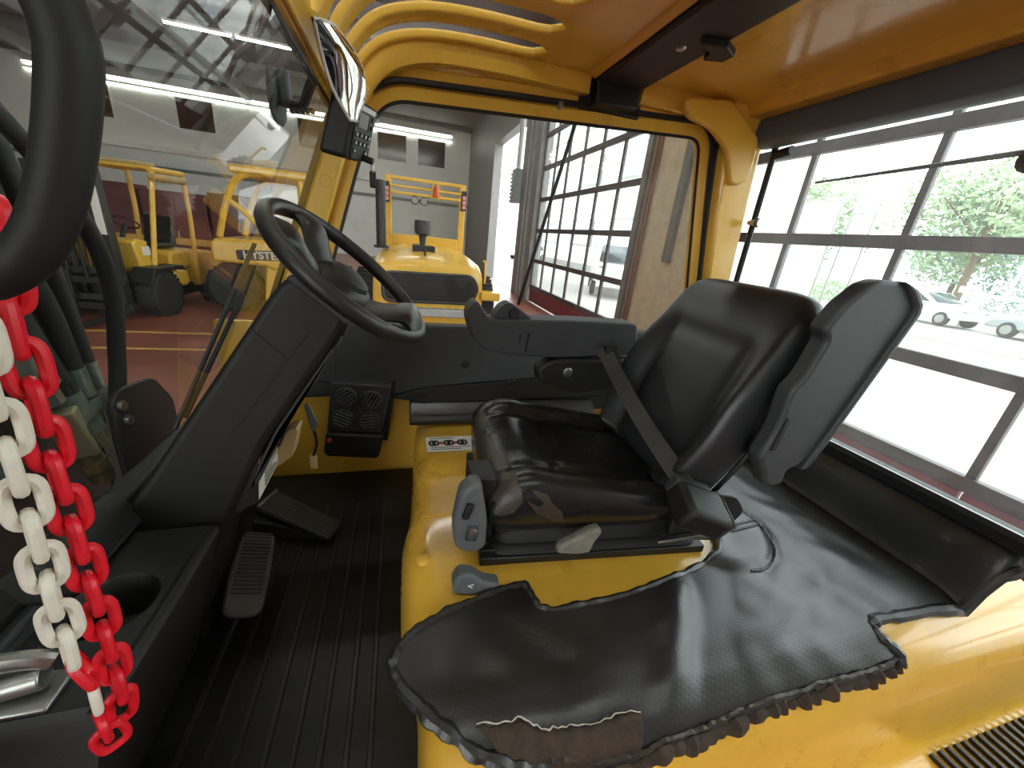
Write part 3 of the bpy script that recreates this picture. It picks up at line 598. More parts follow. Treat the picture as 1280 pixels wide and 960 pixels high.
# A pillar, side rail following the roof curve, rear pillar, gusset
ap_o = [(-.53, .4), (-.40, .74), (-.292, 1.03), (-.24, 1.17), (-.195, 1.29), (-.15, 1.40)]
ap_i = [(-.43, .4), (-.315, .74), (-.213, 1.03), (-.168, 1.17), (-.125, 1.29), (-.08, 1.38)]
pl = ribbon('front_pillar', ap_o, ap_i, 1.455, 1.50, YELLOW, cab, bevel=.012)
lathe('pillar_dimple', [(.001, -.003), (.012, -.002), (.018, .001), (.018, -.004)], (-.222, 1.455, 1.11), (0, -1, 0), YELLOW_W, pl, n=16)
tube('windscreen_seal', [(p[0]-.006, 1.462, p[1]) for p in ap_o[:-1]], .011, SEAL, pl, n=8)
RC = smooth_path([(-.185, 1.31, 0), (-.165, 1.36, 0), (-.13, 1.43, 0), (-.06, 1.50, 0), (.05, 1.54, 0), (.2, 1.556, 0), (.4, 1.56, 0), (.62, 1.56, 0)], 6)
RCl = [(p.x, p.y) for p in RC]
low = [(-.13, 1.26), (-.115, 1.31)]+[(p.x+.05*max(0, 1-(p.x+.2)/.35), min(p.y-.075, 1.485)) for p in RC[2:]]
ribbon('side_roof_rail', RCl, low, 1.462, 1.535, YELLOW, cab, bevel=.006)
ribbon('outer_window_surround', offset_poly(WO, .03), offset_poly(WO, .095), 1.508, 1.54, YELLOW, cab)
box('outer_beam_cover', (.6, .84), (1.49, 1.54), (1.45, 1.6), SEAL, cab, bevel=.006)
box('corner_post_cap', (1.2, 1.43), (1.445, 1.53), (1.44, 1.59), YELLOW, cab, bevel=.006)
box('side_roof_rail', (.82, 1.32), (1.462, 1.492), (1.49, 1.565), YELLOW, cab, bevel=.006)
ribbon('rear_pillar', [(1.195, 1.47), (1.235, 1.2), (1.29, .9), (1.35, .46)], [(1.37, 1.5), (1.39, 1.2), (1.41, .9), (1.43, .46)], 1.44, 1.50, YELLOW, cab, bevel=.014)
tube('rear_pillar_seal', [(1.195, 1.488, 1.46), (1.232, 1.488, 1.2), (1.285, 1.488, .9), (1.345, 1.488, .46)], .009, SEAL, cab, n=8)
prof('corner_gusset', [(.96, 1.525), (1.16, 1.55), (1.33, 1.45), (1.33, 1.31), (1.285, 1.285), (1.247, 1.285), (1.225, 1.33), (1.19, 1.40), (1.10, 1.452), (.99, 1.47)], 'y', 1.415, 1.445, YELLOW, cab, bevel=.012, rad=.03)
# roof: slotted front sheet, dark cross beam, rear sheet
SL_Y = [1.395-.152*k for k in range(9)]; NU = len(RC); HW = .043
def slot_w(i):
    a, b = 5, 37                                   # slot runs from sample a to b along the curve
    t = i/1.0
    if t <= a or t >= b: return 0
    e = min(t-a, b-t); return HW*min(1, math.sqrt(1-(1-min(1, e/2.2))**2))
ys = [1.462]+[v for y in SL_Y for v in (y, y)]+[.1]
V = []; F = []; K = len(ys)
for i, p in enumerate(RC):
    w = slot_w(i)
    for k, y in enumerate(ys):
        yy = y if k in (0, K-1) else (y+w if k % 2 == 1 else y-w)
        V.append((p.x, yy, p.y))
for i in range(NU-1):
    for k in range(0, K-1, 2): F.append((i*K+k, i*K+k+1, (i+1)*K+k+1, (i+1)*K+k))
roof = mesh('slotted_roof_sheet', V, F, YELLOW, cab, merge=1e-5, solid=.022, off=-1, bevel=.005, angle=50)
tube('roof_front_lip', [(-.185, .1, 1.315), (-.185, 1.47, 1.315)], .014, YELLOW, cab, n=10)
tube('windscreen_header_seal', [(-.192, .1, 1.298), (-.192, 1.47, 1.298)], .009, SEAL, cab, n=8)
lathe('roof_hole', [(.001, .002), (.012, .002), (.012, -.004)], (.5, 1.44, 1.556), (0, 0, -1), SEAL, cab, n=14)
bmx = box('roof_cross_beam', (.635, .80), (.1, 1.49), (1.515, 1.6), SEAL, cab, bevel=.01)
prof('beam_end_drop', [(.635, 1.53), (.64, 1.455), (.80, 1.462), (.80, 1.53)], 'y', 1.44, 1.5, SEAL, bmx, bevel=.008)
prof('beam_clip', [(.72, 1.05), (.79, 1.03), (.84, 1.06), (.84, 1.10), (.79, 1.12), (.78, 1.08)], 'z', 1.50, 1.518, DARKM, bmx, bevel=.003)
lathe('beam_rivet', [(.001, .006), (.01, .005), (.014, 0), (.014, -.002)], (.715, 1.12, 1.515), (0, 0, -1), METAL, bmx, n=14)
prof('front_sheet_lip', [(.60, 1.575), (.605, 1.535), (.632, 1.525), (.632, 1.575)], 'y', .1, 1.46, YELLOW, cab, bevel=.005)
rr = box('rear_roof_sheet', (.81, 1.36), (.1, 1.47), (1.555, 1.585), YELLOW, cab, bevel=.006)
prof('rear_sheet_lip', [(.803, 1.585), (.803, 1.53), (.84, 1.545), (.84, 1.585)], 'y', .1, 1.46, YELLOW, rr, bevel=.005)
prof('rear_roof_rail', [(1.25, 1.56), (1.28, 1.522), (1.40, 1.522), (1.42, 1.56)], 'y', .05, 1.47, YELLOW_W, cab, bevel=.008)
# rear window
prof('rear_header', [(1.315, 1.435), (1.335, 1.53), (1.43, 1.535), (1.44, 1.44), (1.38, 1.425)], 'y', .02, 1.455, mat('glare_greyed_header', '5A646C', .5, var=.08), cab, bevel=.012, rad=.02)  # colour lifted to blue-grey to carry the veiling glare on the header
rg = [(1.45, 1.46), (1.45, .04)]
rw = thing('x', None, None); bpy.data.objects.remove(rw)
mesh('rear_glass', [(1.43, .02, 1.5), (1.43, 1.44, 1.5), (1.445, 1.44, .46), (1.445, .02, .46)], [(0, 1, 2, 3)], GLASS_R, cab, smooth=False)
tube('rear_glass_seal', [(1.425, 1.428, 1.46), (1.432, 1.434, 1.0), (1.44, 1.436, .47)], .012, SEAL, cab, n=8)
sill = box('rear_sill', (1.405, 1.47), (.0, 1.45), (.42, .462), SEAL, cab, bevel=.01)
box('sill_chrome_strip', (1.412, 1.420), (.0, 1.43), (.461, .466), METAL, sill, bevel=.001)
kn = lathe('window_knob', [(.001, .05), (.016, .05), (.02, .035), (.012, .025), (.008, 0)], (1.39, 1.42, 1.16), (.2, -1, 0), METAL, cab, n=14)
lathe('window_hinge', [(.001, .0), (.016, .0), (.016, .07), (.001, .07)], (1.405, 1.40, 1.405), (0, -1, .1), SEAL, cab, n=12)
# windscreen (leaning back) with its low frame
def wsx(z): return -.18-.385*(1.31-z)
mesh('windscreen', [(wsx(1.31), .12, 1.31), (wsx(1.31), 1.462, 1.31), (wsx(.36), 1.462, .36), (wsx(.36), .12, .36)], [(0, 1, 2, 3)], GLASS_W, cab, smooth=False)
box('front_bulkhead', (-.66, -.6), (.16, 1.52), (-.05, .36), PLASTIC, cab, bevel=.01)
tube('windscreen_sill_seal', [(wsx(.37), .14, .37), (wsx(.37), 1.46, .37)], .018, SEAL, cab, n=8)
# ================================================================== OUTSIDE THE GLASS: mast and hoses, wipers
mast = thing('lift_mast', 'dark greasy lift mast of this forklift seen through the windscreen on the far left', 'mast', (-1.0, .9, G))
for y in (.24, 1.38):
    prof('mast_channel', [(y, G+.1), (y+.11, G+.1), (y+.11, 2.6), (y, 2.6)], 'x', -1.22, -1.05, MASTM, mast, bevel=.01)
    box('channel_lip', (-1.06, -.99), (y+.08, y+.11), (G+.1, 2.6), MASTM, mast, bevel=.006)
tube('lift_cylinder', [(-1.1, .84, G+.2), (-1.1, .84, 2.4)], .055, MASTM, mast, n=14)
prof('mast_gusset', [(.45, -.6), (1.70, -.6), (1.64, .1), (1.56, .32), (1.50, .64), (1.46, .86), (1.28, 1.5), (.6, 1.6), (.45, 1.2)], 'x', -1.03, -.99, MASTM, mast, bevel=.01)
for z in (.1, 1.9): box('cross_member', (-1.2, -1.06), (.6, 1.1), (z, z+.14), MASTM, mast, bevel=.01)
HL = [('hydraulic_hose', 'thick black hydraulic hose nearest the red chain', [(-.9, .98, 1.5), (-.86, 1.0, 1.1), (-.83, 1.03, .85), (-.82, 1.07, .66)], .03),
      ('hydraulic_hose', 'black hydraulic hose between the two steel fittings', [(-.92, 1.06, 1.5), (-.88, 1.1, 1.0), (-.84, 1.13, .7), (-.82, 1.16, .5)], .03),
      ('hydraulic_hose', 'thinner black hydraulic hose with a slim steel fitting', [(-.93, 1.14, 1.4), (-.87, 1.17, 1.0), (-.83, 1.2, .75), (-.82, 1.21, .55)], .022),
      ('hydraulic_hose', 'single black hose curving down the left of the windscreen view', [(-.86, 1.17, 1.25), (-.78, 1.28, 1.0), (-.78, 1.36, .78), (-.8, 1.34, .55), (-.8, 1.28, .38), (-.8, 1.27, .2)], .02),
      ('hydraulic_hose', 'black hose beside the mast rail above the grab handle bend', [(-.98, 1.26, 1.7), (-.95, 1.28, 1.3), (-.93, 1.3, .9), (-.92, 1.3, .6)], .024),
      ('hydraulic_hose', 'outermost black hose along the mast edge right of the handle bend', [(-.97, 1.36, 1.5), (-.95, 1.38, 1.15), (-.93, 1.4, .8), (-.92, 1.41, .5)], .022),
      ('hydraulic_hose', 'grey-black hose at the left picture edge behind the handle', [(-.95, .9, 1.6), (-.9, .92, 1.2), (-.86, .94, .9), (-.85, .95, .5)], .026)]
for nm, lb, P, r in HL:
    h = thing(nm, lb, 'hose', P[-1]); tube('hose_body', P, r, RUBBER, h, n=12, smp=6)
    if 'curving' in lb: continue
    e = Vector(P[-1]); d = (e-Vector(P[-2])).normalized()
    f = lathe('crimp_sleeve', [(r*.8, -.08), (r*1.12, -.08), (r*1.12, 0), (r*.7, 0)], e+d*.06, d, ZINC, h, n=14)
    lathe('hex_nut', [(r*.6, 0), (r*1.35, 0), (r*1.35, .035), (r*.9, .036)], e+d*.065, d, ZINC, h, n=6, smooth=False)
    lathe('adapter', [(r*.8, 0), (r*1.0, .002), (r*1.0, .045), (r*.6, .046)], e+d*.1, d, BRASSY if 'slim' in lb or 'between' in lb else ZINC, h, n=8)
vb = thing('valve_block', 'pale metal valve block under the hose fittings behind the red chain', 'valve block', (-.82, 1.12, .3))
Mv = Matrix.Translation((-.82, 1.15, .42)) @ Matrix.Rotation(.25, 4, 'X') @ Matrix.Rotation(.3, 4, 'Z')
V, F = bxvf((-.032, .032), (-.032, .032), (-.075, .075)); mesh('block_body', xf(V, Mv), F, mat('cast_pale_metal', 'A79F82', .55, metal=.3, var=.2), vb, bevel=.006)
for i, (dz, r) in enumerate(((-.11, .026), (-.145, .031), (-.185, .027))):
    V, F = lathe_vf([(r*.7, 0), (r, .002), (r, .036), (r*.7, .038)], 6 if i == 1 else 16); mesh('port_fitting', xf(V, Mv @ Matrix.Translation((0, 0, dz))), F, BRASSY, vb, smooth=False)
bp = thing('mast_bracket', 'black rounded bracket plate with two bolts left of the steering column', 'bracket', (-.76, 1.35, .1))
prof('bracket_plate', [(1.2, .05), (1.21, .46), (1.26, .49), (1.42, .47), (1.5, .36), (1.5, .05)], 'x', -.78, -.765, DARKM, bp, bevel=.004, rad=.03)
for z in (.445, .395): lathe('bolt', [(.001, .012), (.014, .011), (.016, .003), (.016, 0)], (-.765, 1.245+(.445-z)*.2, z), (1, 0, 0), METAL, bp, n=12)
wp = thing('windscreen_wiper', 'thin wiper arm lying against the windscreen beside the steering column', 'wiper', (wsx(.62)-.03, 1.05, .5))
tube('wiper_arm', [(wsx(.5)-.02, .98, .5), (wsx(.9)-.025, 1.2, .92)], .006, DARKM, wp, n=6); tube('wiper_blade', [(wsx(.52)-.012, 1.0, .52), (wsx(.86)-.012, 1.19, .86)], .006, RUBBER, wp, n=6)
rwp = thing('rear_wiper', 'thin black wiper across the rear window', 'wiper', (1.47, .72, 1.32))
tube('wiper_arm', [(1.47, .66, 1.325), (1.46, 1.24, 1.302)], (.008, .004), DARKM, rwp, n=6); lathe('wiper_pivot', [(.001, 0), (.03, 0), (.03, .03), (.001, .035)], (1.475, .69, 1.30), (-1, 0, 0), DARKM, rwp, n=14)
mo = thing('outside_mirror', 'black outside mirror housing with toothed clamp beyond the windscreen', 'mirror', (-.38, 1.75, 1.3))
mh = loft('mirror_housing', [[Vector((-.40+dx*s+.015*k, 1.74+.01*k, zc+dz*s)) for dx, dz in circ(1, 12)] for k, (s, zc) in enumerate(())] or [[Vector((-.415+.012*math.cos(a)*(.6 if k in (0, 4) else 1)+.004*k, 1.70+.03*k, 1.375+.085*math.sin(a)*(.75 if k in (0, 4) else 1))) for a in [2*math.pi*j/16 for j in range(16)]] for k in range(5)], PLASTIC, mo)
box('mirror_back', (-.4, -.365), (1.74, 1.8), (1.35, 1.46), PLASTIC2, mo, bevel=.012)
tube('mirror_arm', [(-.39, 1.78, 1.37), (-.33, 1.76, 1.36), (-.28, 1.65, 1.4), (-.22, 1.5, 1.42)], .016, DARKM, mo, n=8, smp=5)
for k in range(5): lathe('clamp_tooth', [(.001, 0), (.012, 0), (.006, .016), (.001, .016)], (-.36+.018*k, 1.75-.012*k, 1.345), (0, 0, -1), DARKM, mo, n=6)
# ================================================================== DRIVER'S SEAT
SA = math.radians(5); SO = Vector((.47, .90, .27))
def SL(x, y, z): return Vector((SO.x+x*math.cos(SA)+y*math.sin(SA), SO.y-x*math.sin(SA)+y*math.cos(SA), SO.z+z))
seat = thing('driver_seat', 'worn black vinyl driver seat with torn front edge on the yellow pedestal', 'seat', tuple(SO))
def sbox(name, x, y, z, m, parent=seat, bevel=.006, **k):
    V, F = bxvf(x, y, z); return mesh(name, [SL(*v) for v in V], F, m, parent, bevel=bevel, **k)
def sprof(name, P, y0, y1, m, parent=seat, bevel=.006, rad=0, n=4, **k):
    if rad: P = rnd(P, rad, n)
    N = len(P); V = [SL(p[0], y0, p[1]) for p in P]+[SL(p[0], y1, p[1]) for p in P]
    F = [tuple(range(N))[::-1], tuple(range(N, 2*N))]+[(i, (i+1) % N, N+(i+1) % N, N+i) for i in range(N)]
    return mesh(name, V, F, m, parent, bevel=bevel, **k)
def smooth(a, b, x):
    t = max(0, min(1, (x-a)/(b-a))); return t*t*(3-2*t)
# rails and suspension boot
for y in (-.225, .2):
    r_ = sbox('seat_rail', (-.27, .33), (y-.024, y+.024), (.0, .022), DARKM, bevel=.003)
    sbox('rail_slider', (-.27, .18), (y-.01, y+.01), (.02, .034), DARKM, r_, bevel=.002)
def boot_ring(z, g, r=.05):
    return [SL(p[0], p[1], z) for p in rnd([(-.235-g, -.232-g), (.30+g, -.232-g), (.30+g, .225+g), (-.235-g, .225+g)], r, 5)]
bt = loft('suspension_boot', [boot_ring(.018, -.012), boot_ring(.02, .006), boot_ring(.028, .016), boot_ring(.036, .012), boot_ring(.042, .0), boot_ring(.048, .002), boot_ring(.056, .008), boot_ring(.062, 0), boot_ring(.09, -.012)], RUBBER, seat, angle=60)
# cushion pan and cushion
sprof('cushion_pan', [(-.236, .068), (-.236, .12), (.31, .13), (.31, .08), (.2, .07)], -.225, .225, PLASTIC, bevel=.012)
def cush_top(x, y):
    ay = abs(y); b = .206-.05*smooth(-.2, .26, x)                # falls towards the back
    b += .022*smooth(.13, .2, ay)-.014*math.exp(-((ay-.152)/.012)**2)*smooth(-.24, -.19, x)
    b -= .010*math.exp(-((x+.07)/.013)**2)*smooth(.17, .13, ay)       # cross seam
    b += .010*math.exp(-((x+.16)/.06)**2)
    b += .0012*noise.noise(Vector((x*12, y*12, 0)))
    return b
rings = []
NY = 34
for i in range(31):
    t = i/30; x = -.262+.56*t
    if t < .2: x = -.262+.112*(1-math.cos(t/.2*math.pi/2))*1.0
    nose = math.sqrt(max(0, 1-(1-min(1, (x+.262)/.085))**2))
    zb = .052+.02*(1-nose)
    hw = .262-.02*(1-nose)-.015*smooth(.1, .3, x)
    ring = []
    for j in range(NY+1):                                            # over the top, near to far
        v = -1+2*j/NY; y = hw*math.copysign(abs(v)**.8, v)
        e = 1-abs(v); rim = math.sqrt(max(0, 1-(1-min(1, e/.2))**2))
        zt = cush_top(x, y); mid = .125
        z = mid+(zt-mid)*(.25+.75*nose)*rim if rim < 1 else mid+(zt-mid)*(.25+.75*nose)
        ring.append(SL(x, y*(1+.04*(1-abs(2*rim-1))), z))
    for j in range(9):                                               # under side
        v = 1-2*(j+1)/10; ring.append(SL(x, hw*v*.97, zb+.006*(abs(v)**6)))
    rings.append(ring)
cu = loft('cushion', rings, VINYL, seat, sub=1)
# worn patches where the vinyl is gone: raised foam flakes that follow the cushion edge
def patch(name, pts, m, parent, lift=.0025, cen=None):
    """pts: (x, s) with s = girth from near side bottom (0) over the edge to the top (1+)"""
    V = []; N = len(pts)
    for x, y, z in pts: V.append(SL(x, y, z))
    c = sum(V, Vector())/N
    return mesh(name, V+[c], [(i, (i+1) % N, N) for i in range(N)], m, parent, solid=.006, off=0)
def surf_patch(name, outl, m, parent, off=.004, n=9):
    """outline in angle/height on the cushion nose; projected with a shrinkwrap onto the cushion"""
    bm = bmesh.new(); vs_ = [bm.verts.new(SL(*p)) for p in outl]; f = bm.faces.new(vs_)
    bmesh.ops.triangulate(bm, faces=[f]); bmesh.ops.subdivide_edges(bm, edges=bm.edges, cuts=6, use_grid_fill=True)
    me = bpy.data.meshes.new(name); bm.to_mesh(me); bm.free(); o = bpy.data.objects.new(name, me); COL.objects.link(o); me.materials.append(m)
    for q in me.polygons: q.use_smooth = True
    s = o.modifiers.new('wrap', 'SHRINKWRAP'); s.target = cu; s.wrap_method = 'NEAREST_SURFACEPOINT'; s.wrap_mode = 'ABOVE_SURFACE'; s.offset = off
    adopt(o, parent); return o
def wpatch(name, P, m, off=.0015):
    inv = lambda p: ((p[0]-SO.x)*math.cos(SA)-(p[1]-SO.y)*math.sin(SA), (p[0]-SO.x)*math.sin(SA)+(p[1]-SO.y)*math.cos(SA), p[2]-SO.z)
    return surf_patch(name, [inv(p) for p in P], m, cu, off)
wpatch('bare_foam', [(.255, 1.123, .479), (.262, 1.054, .472), (.245, .98, .45), (.252, .926, .471), (.249, .864, .472), (.258, .79, .478), (.237, .734, .489), (.252, .704, .5), (.258, .674, .483), (.262, .665, .455), (.242, .665, .43), (.222, .669, .42), (.19, .705, .42), (.19, .76, .40), (.195, .838, .397), (.20, .925, .405), (.21, 1.025, .425), (.225, 1.10, .45)], FOAM)
wpatch('bare_foam', [(.267, .669, .479), (.287, .668, .483), (.317, .662, .472), (.329, .657, .453), (.357, .652, .427), (.365, .656, .40), (.338, .658, .401), (.298, .657, .425), (.273, .662, .455)], FOAM)
wpatch('torn_flap', [(.262, .668, .47), (.275, .668, .488), (.29, .665, .47), (.31, .66, .455), (.30, .66, .445), (.28, .665, .455)], VINYL, .004)
# backrest: lofted upward, bolsters at both sides
BT = math.radians(20)
def BK(w, y, d): return SL(.235+math.sin(BT)*w+math.cos(BT)*d, y, .15+math.cos(BT)*w-math.sin(BT)*d)   # w up the back, d backwards
rings = []
for i in range(29):
    w = .575*i/28
    top = math.sqrt(max(0, 1-max(0, (w-.45)/.128)**2)); bot = smooth(-.02, .07, w)
    hw = (.24+.03*smooth(0, .2, w)-.018*smooth(.3, .5, w))*(.68+.32*top)*(.9+.1*bot)
    ring = []
    for j in range(27):
        v = -1+2*j/26; y = hw*math.copysign(abs(v)**.85, v); e = 1-abs(v); rim = math.sqrt(max(0, 1-(1-min(1, e/.16))**2))
        ay = abs(y)/max(hw, .01)
        f = -.02-.05*smooth(.55, .92, ay)*smooth(.5, .25, w)*1.0+.016*math.exp(-((ay-.6)/.05)**2)*smooth(.45, .35, w)*smooth(.02, .08, w)
        f += .016*math.exp(-((w-.40)/.012)**2)*smooth(.72, .55, ay)*.8        # arched seam
        f += .012*math.exp(-((w-.13)/.09)**2)*-1*smooth(.6, .3, ay)             # lumbar bulge
        f = f*(.35+.65*top)+.04*(1-top)
        ring.append(BK(w, y, .04+(f-.04)*rim))
    for j in range(11):
        v = 1-2*(j+1)/12; bk = (.075+.035*(1-v*v))*(.4+.6*top); ring.append(BK(w, hw*v, bk))
    rings.append(ring)
br = loft('backrest', rings, VINYL_D, seat, sub=1)
V, F = sweep(smooth_path([BK(.02, -.215, .078), BK(.2, -.237, .082), BK(.38, -.215, .082), BK(.5, -.15, .08), BK(.55, -.05, .07), BK(.55, .05, .07), BK(.5, .15, .08), BK(.38, .215, .082), BK(.2, .237, .082), BK(.02, .215, .078)], 4), circ(.006, 6)); mesh('piping', V, F, VINYL, br)
sprof('recliner_plate', [(.2, .06), (.2, .17), (.25, .2), (.36, .19), (.40, .14), (.34, .05)], -.262, -.245, DARKM, bevel=.004, rad=.02)
# folded-up armrest on the near side
AR = [(.915, .985), (.945, .997), (.998, .998), (1.045, .982), (1.075, .955), (1.078, .935), (.972, .626), (.935, .556), (.896, .544), (.902, .507), (.865, .497), (.838, .511), (.822, .55), (.805, .565), (.795, .591), (.815, .655), (.815, .752), (.84, .785), (.862, .869), (.84, .887), (.870, .943)]
K_ = .545/.58; AR = [(x*K_, 1+(z-1)*K_) for x, z in AR]
ar = prof('armrest', AR, 'y', .545, .585, ARMG, seat, bevel=.01, seg=3, rad=.012)
PD = [(1.0, 1.0), (1.05, .985), (1.083, .958), (1.089, .935), (.98, .622), (.95, .556), (.93, .545), (.962, .63), (1.066, .935), (1.062, .95), (1.03, .975)]
PD = [(x*K_, 1+(z-1)*K_) for x, z in PD]
prof('armrest_pad', PD, 'y', .535, .60, ARMG, ar, bevel=.008, seg=3)
prof('hinge_cover', [(.79, .57), (.785, .67), (.80, .72), (.83, .70), (.85, .6)], 'y', .585, .65, PLASTIC2, ar, bevel=.012, rad=.02)
prof('latch_notch', [(.765, .63), (.778, .71), (.788, .70), (.78, .63)], 'y', .541, .547, PLASTIC, ar, bevel=.002)
# far armrest carrying the hydraulic levers
FA = [(.199, .752), (.202, .785), (.215, .806), (.23, .81), (.252, .781), (.269, .758), (.409, .762), (.564, .766), (.80, .765), (.82, .655), (.527, .636), (.355, .641), (.259, .658), (.223, .691)]
fa = prof('control_armrest', FA, 'y', 1.165, 1.26, PANEL, seat, bevel=.012, seg=3, rad=.02)
prof('lever_pod', [(.285, .75), (.305, .793), (.334, .812), (.372, .79), (.43, .752)], 'y', 1.19, 1.25, PLASTIC2, fa, bevel=.008, rad=.015)
lathe('pod_button', [(.001, .006), (.015, .006), (.018, 0)], (.352, 1.188, .775), (0, -1, .2), RUBBER, fa, n=14)
prof('armrest_side_slot', [(.37, .69), (.37, .715), (.376, .715), (.376, .69)], 'y', 1.161, 1.166, RUBBER, fa, bevel=0)
prof('armrest_seam', [(.395, .655), (.40, .72), (.405, .72), (.40, .655)], 'y', 1.162, 1.166, PLASTIC, fa, bevel=0)
prof('armrest_bracket', [(.445, .60), (.50, .632), (.84, .64), (.84, .53), (.60, .50), (.46, .545)], 'y', 1.16, 1.22, PLASTIC, fa, bevel=.012, rad=.02)
lathe('bracket_bolt', [(.001, .006), (.014, .004), (.018, 0)], (.56, 1.16, .585), (0, -1, 0), METAL, fa, n=14)
# lap belt: webbing taut from the far side to the reel on the near side
b0, b1 = Vector((.655, 1.12, .69)), Vector((.655, .625, .492))
bl = thing('seat_belt', 'grey webbing lap belt with black reel across the seat', 'seat belt', (.66, .62, .4))
P = [b0+(b1-b0)*t+Vector((0, 0, -.018*math.sin(math.pi*t))) for t in [k/14 for k in range(15)]]
V, F = sweep(P, [(-.0012, -.024), (.0012, -.024), (.0012, .024), (-.0012, .024)], up=(-.4, -.7, .6)); mesh('webbing', V, F, STRAP, bl, smooth=False)
sprof('anchor_tongue', [(.165, .40), (.165, .425), (.205, .43), (.205, .40)], .205, .24, PLASTIC, bl, bevel=.004)
Mr = basis((.70, .585, .455), (.62, -.28, -.74+.62), (.1, .9, .3))
RX = (Vector((.92, -.12, -.33))).normalized(); RY = (b0-b1).normalized()*-1
Mr = basis((.668, .606, .462), RX, RY)
def rbox(name, x, y, z, m, parent, bevel=.006): V, F = bxvf(x, y, z); return mesh(name, xf(V, Mr), F, m, parent, bevel=bevel)
rl = rbox('belt_reel', (-.056, .07), (-.025, .07), (-.034, .034), PLASTIC, bl, bevel=.014)
rbox('reel_lip', (-.054, .05), (-.046, -.018), (-.028, .024), PLASTIC2, rl, bevel=.008); rbox('reel_cover_edge', (.068, .075), (-.02, .066), (-.032, .032), PLASTIC2, rl, bevel=.004)
lathe('reel_bolt', [(.001, .008), (.01, .008), (.013, .004), (.016, 0)], SL(.315, -.275, .165), (.0, -1, .2), METAL, bl, n=6)
# grey control parts of the seat
sw = prof('switch_panel', [(.115, .350), (.108, .415), (.12, .50), (.145, .52), (.165, .515), (.185, .415), (.185, .34), (.15, .33)], 'y', .655, .70, GREYP, seat, bevel=.012, seg=3, rad=.02)
prof('rocker_switch', [(.124, .44), (.134, .475), (.15, .47), (.138, .435)], 'y', .645, .657, PLASTIC, sw, bevel=.003)
prof('round_knob_recess', [(.135, .375), (.138, .415), (.165, .41), (.16, .37)], 'y', .651, .657, PLASTIC2, sw, bevel=.003); lathe('round_knob', [(.001, .008), (.012, .006), (.015, 0)], (.15, .652, .393), (0, -1, 0), METAL, sw, n=14)
prof('panel_bracket', [(.15, .33), (.15, .50), (.21, .50), (.21, .33)], 'y', .70, .78, PLASTIC, seat, bevel=.006)
prof('slide_lever', [(.108, .280), (.105, .31), (.12, .335), (.148, .327), (.175, .30), (.212, .287), (.208, .27), (.15, .266)], 'y', .60, .635, GREYP, seat, bevel=.009, seg=3, rad=.012)
text('arrow_mark', '<', .024, basis((.143, .598, .30), (1, 0, -.25), (.25, 0, 1)), STICK, seat, depth=.0008)
prof('weight_lever', [(.335, .355), (.338, .375), (.41, .412), (.432, .414), (.44, .40), (.425, .375), (.42, .345), (.38, .345)], 'y', .60, .625, mat('scuffed_grey_plastic', '7A766C', .65, var=.3, vscale=40), seat, bevel=.008, seg=3, rad=.012)
prof('height_bracket', [(.60, .345), (.60, .352), (.74, .355), (.76, .372), (.73, .40), (.742, .405), (.785, .365), (.78, .34)], 'y', .60, .615, METAL, seat, bevel=.002)
# ================================================================== LEATHER COVER ON THE HOOD
def hz(y):
    for (a, p), (b, q) in zip(PR[:-1], PR[1:]):
        if a >= y >= b: return p+(q-p)*(a-y)/(a-b)
    return PR[-1][1]
OUT = [(-.015, .485), (-.004, .512), (.028, .537), (.093, .566), (.164, .587), (.231, .599), (.267, .599), (.271, .578), (.279, .539), (.307, .526), (.402, .529), (.506, .535), (.656, .56), (.80, .6), (.858, .66), (.885, .75), (.89, .9), (.885, 1.1), (.86, 1.44), (1.40, 1.44), (1.415, .9), (1.42, .5), (1.435, .345), (1.227, .368), (1.049, .376), (1.023, .371), (1.028, .347), (1.057, .318), (1.047, .307), (.969, .304), (.853, .306), (.765, .306), (.643, .305), (.53, .3), (.443, .295), (.392, .292), (.3, .298), (.23, .31), (.168, .319), (.107, .341), (.048, .385), (.005, .434), (-.012, .466)]
def inside(x, y, P):
    c = False; j = len(P)-1
    for i in range(len(P)):
        if (P[i][1] > y) != (P[j][1] > y) and x < (P[j][0]-P[i][0])*(y-P[i][1])/(P[j][1]-P[i][1])+P[i][0]: c = not c
        j = i
    return c
def cov_z(x, y):
    z = hz(y)+.012
    z += .006*noise.noise(Vector((x*5, y*5, 3)))+.004*noise.noise(Vector((x*13+y*5, y*11, 1)))
    d = (x-.62)*.8+(y-.45)*-.6; z += .012*math.exp(-((d+.05)/.035)**2)*smooth(.62, .5, y)          # soft ridge of the folded pad
    z -= .010*math.exp(-((d-.03)/.05)**2)*smooth(.62, .5, y)
    for k, (cx, cy, a) in enumerate(((.9, .5, .5), (.98, .46, .6), (.85, .42, .4))):                 # creases fanning from the seam
        u = (x-cx)*math.sin(a)-(y-cy)*math.cos(a); w = (x-cx)*math.cos(a)+(y-cy)*math.sin(a)
        z += .005*math.exp(-(u/.016)**2)*math.exp(-(w/.12)**2)
    r = math.hypot(x-.86, (y-.70)*1.0); z += .012*smooth(.165, .14, r)-.008*math.exp(-((r-.165)/.008)**2)*(1 if x > .86 else 0)   # padded lobe with stitched seam
    z += (.105*smooth(1.325, 1.385, x)+.05*smooth(1.36, 1.45, x))*smooth(.30, .36, y)-.012*math.exp(-((x-1.325)/.010)**2)             # rises to the rear sill
    return max(z, hz(y)+.007)
cov = thing('hood_cover', 'black perforated leather hood cover with torn frayed near edge beside the seat', 'cover', (.6, .45, .27))
bm = bmesh.new(); st_ = .0115
xs = [-.03+st_*i for i in range(131)]; yy = [.285+st_*j for j in range(104)]
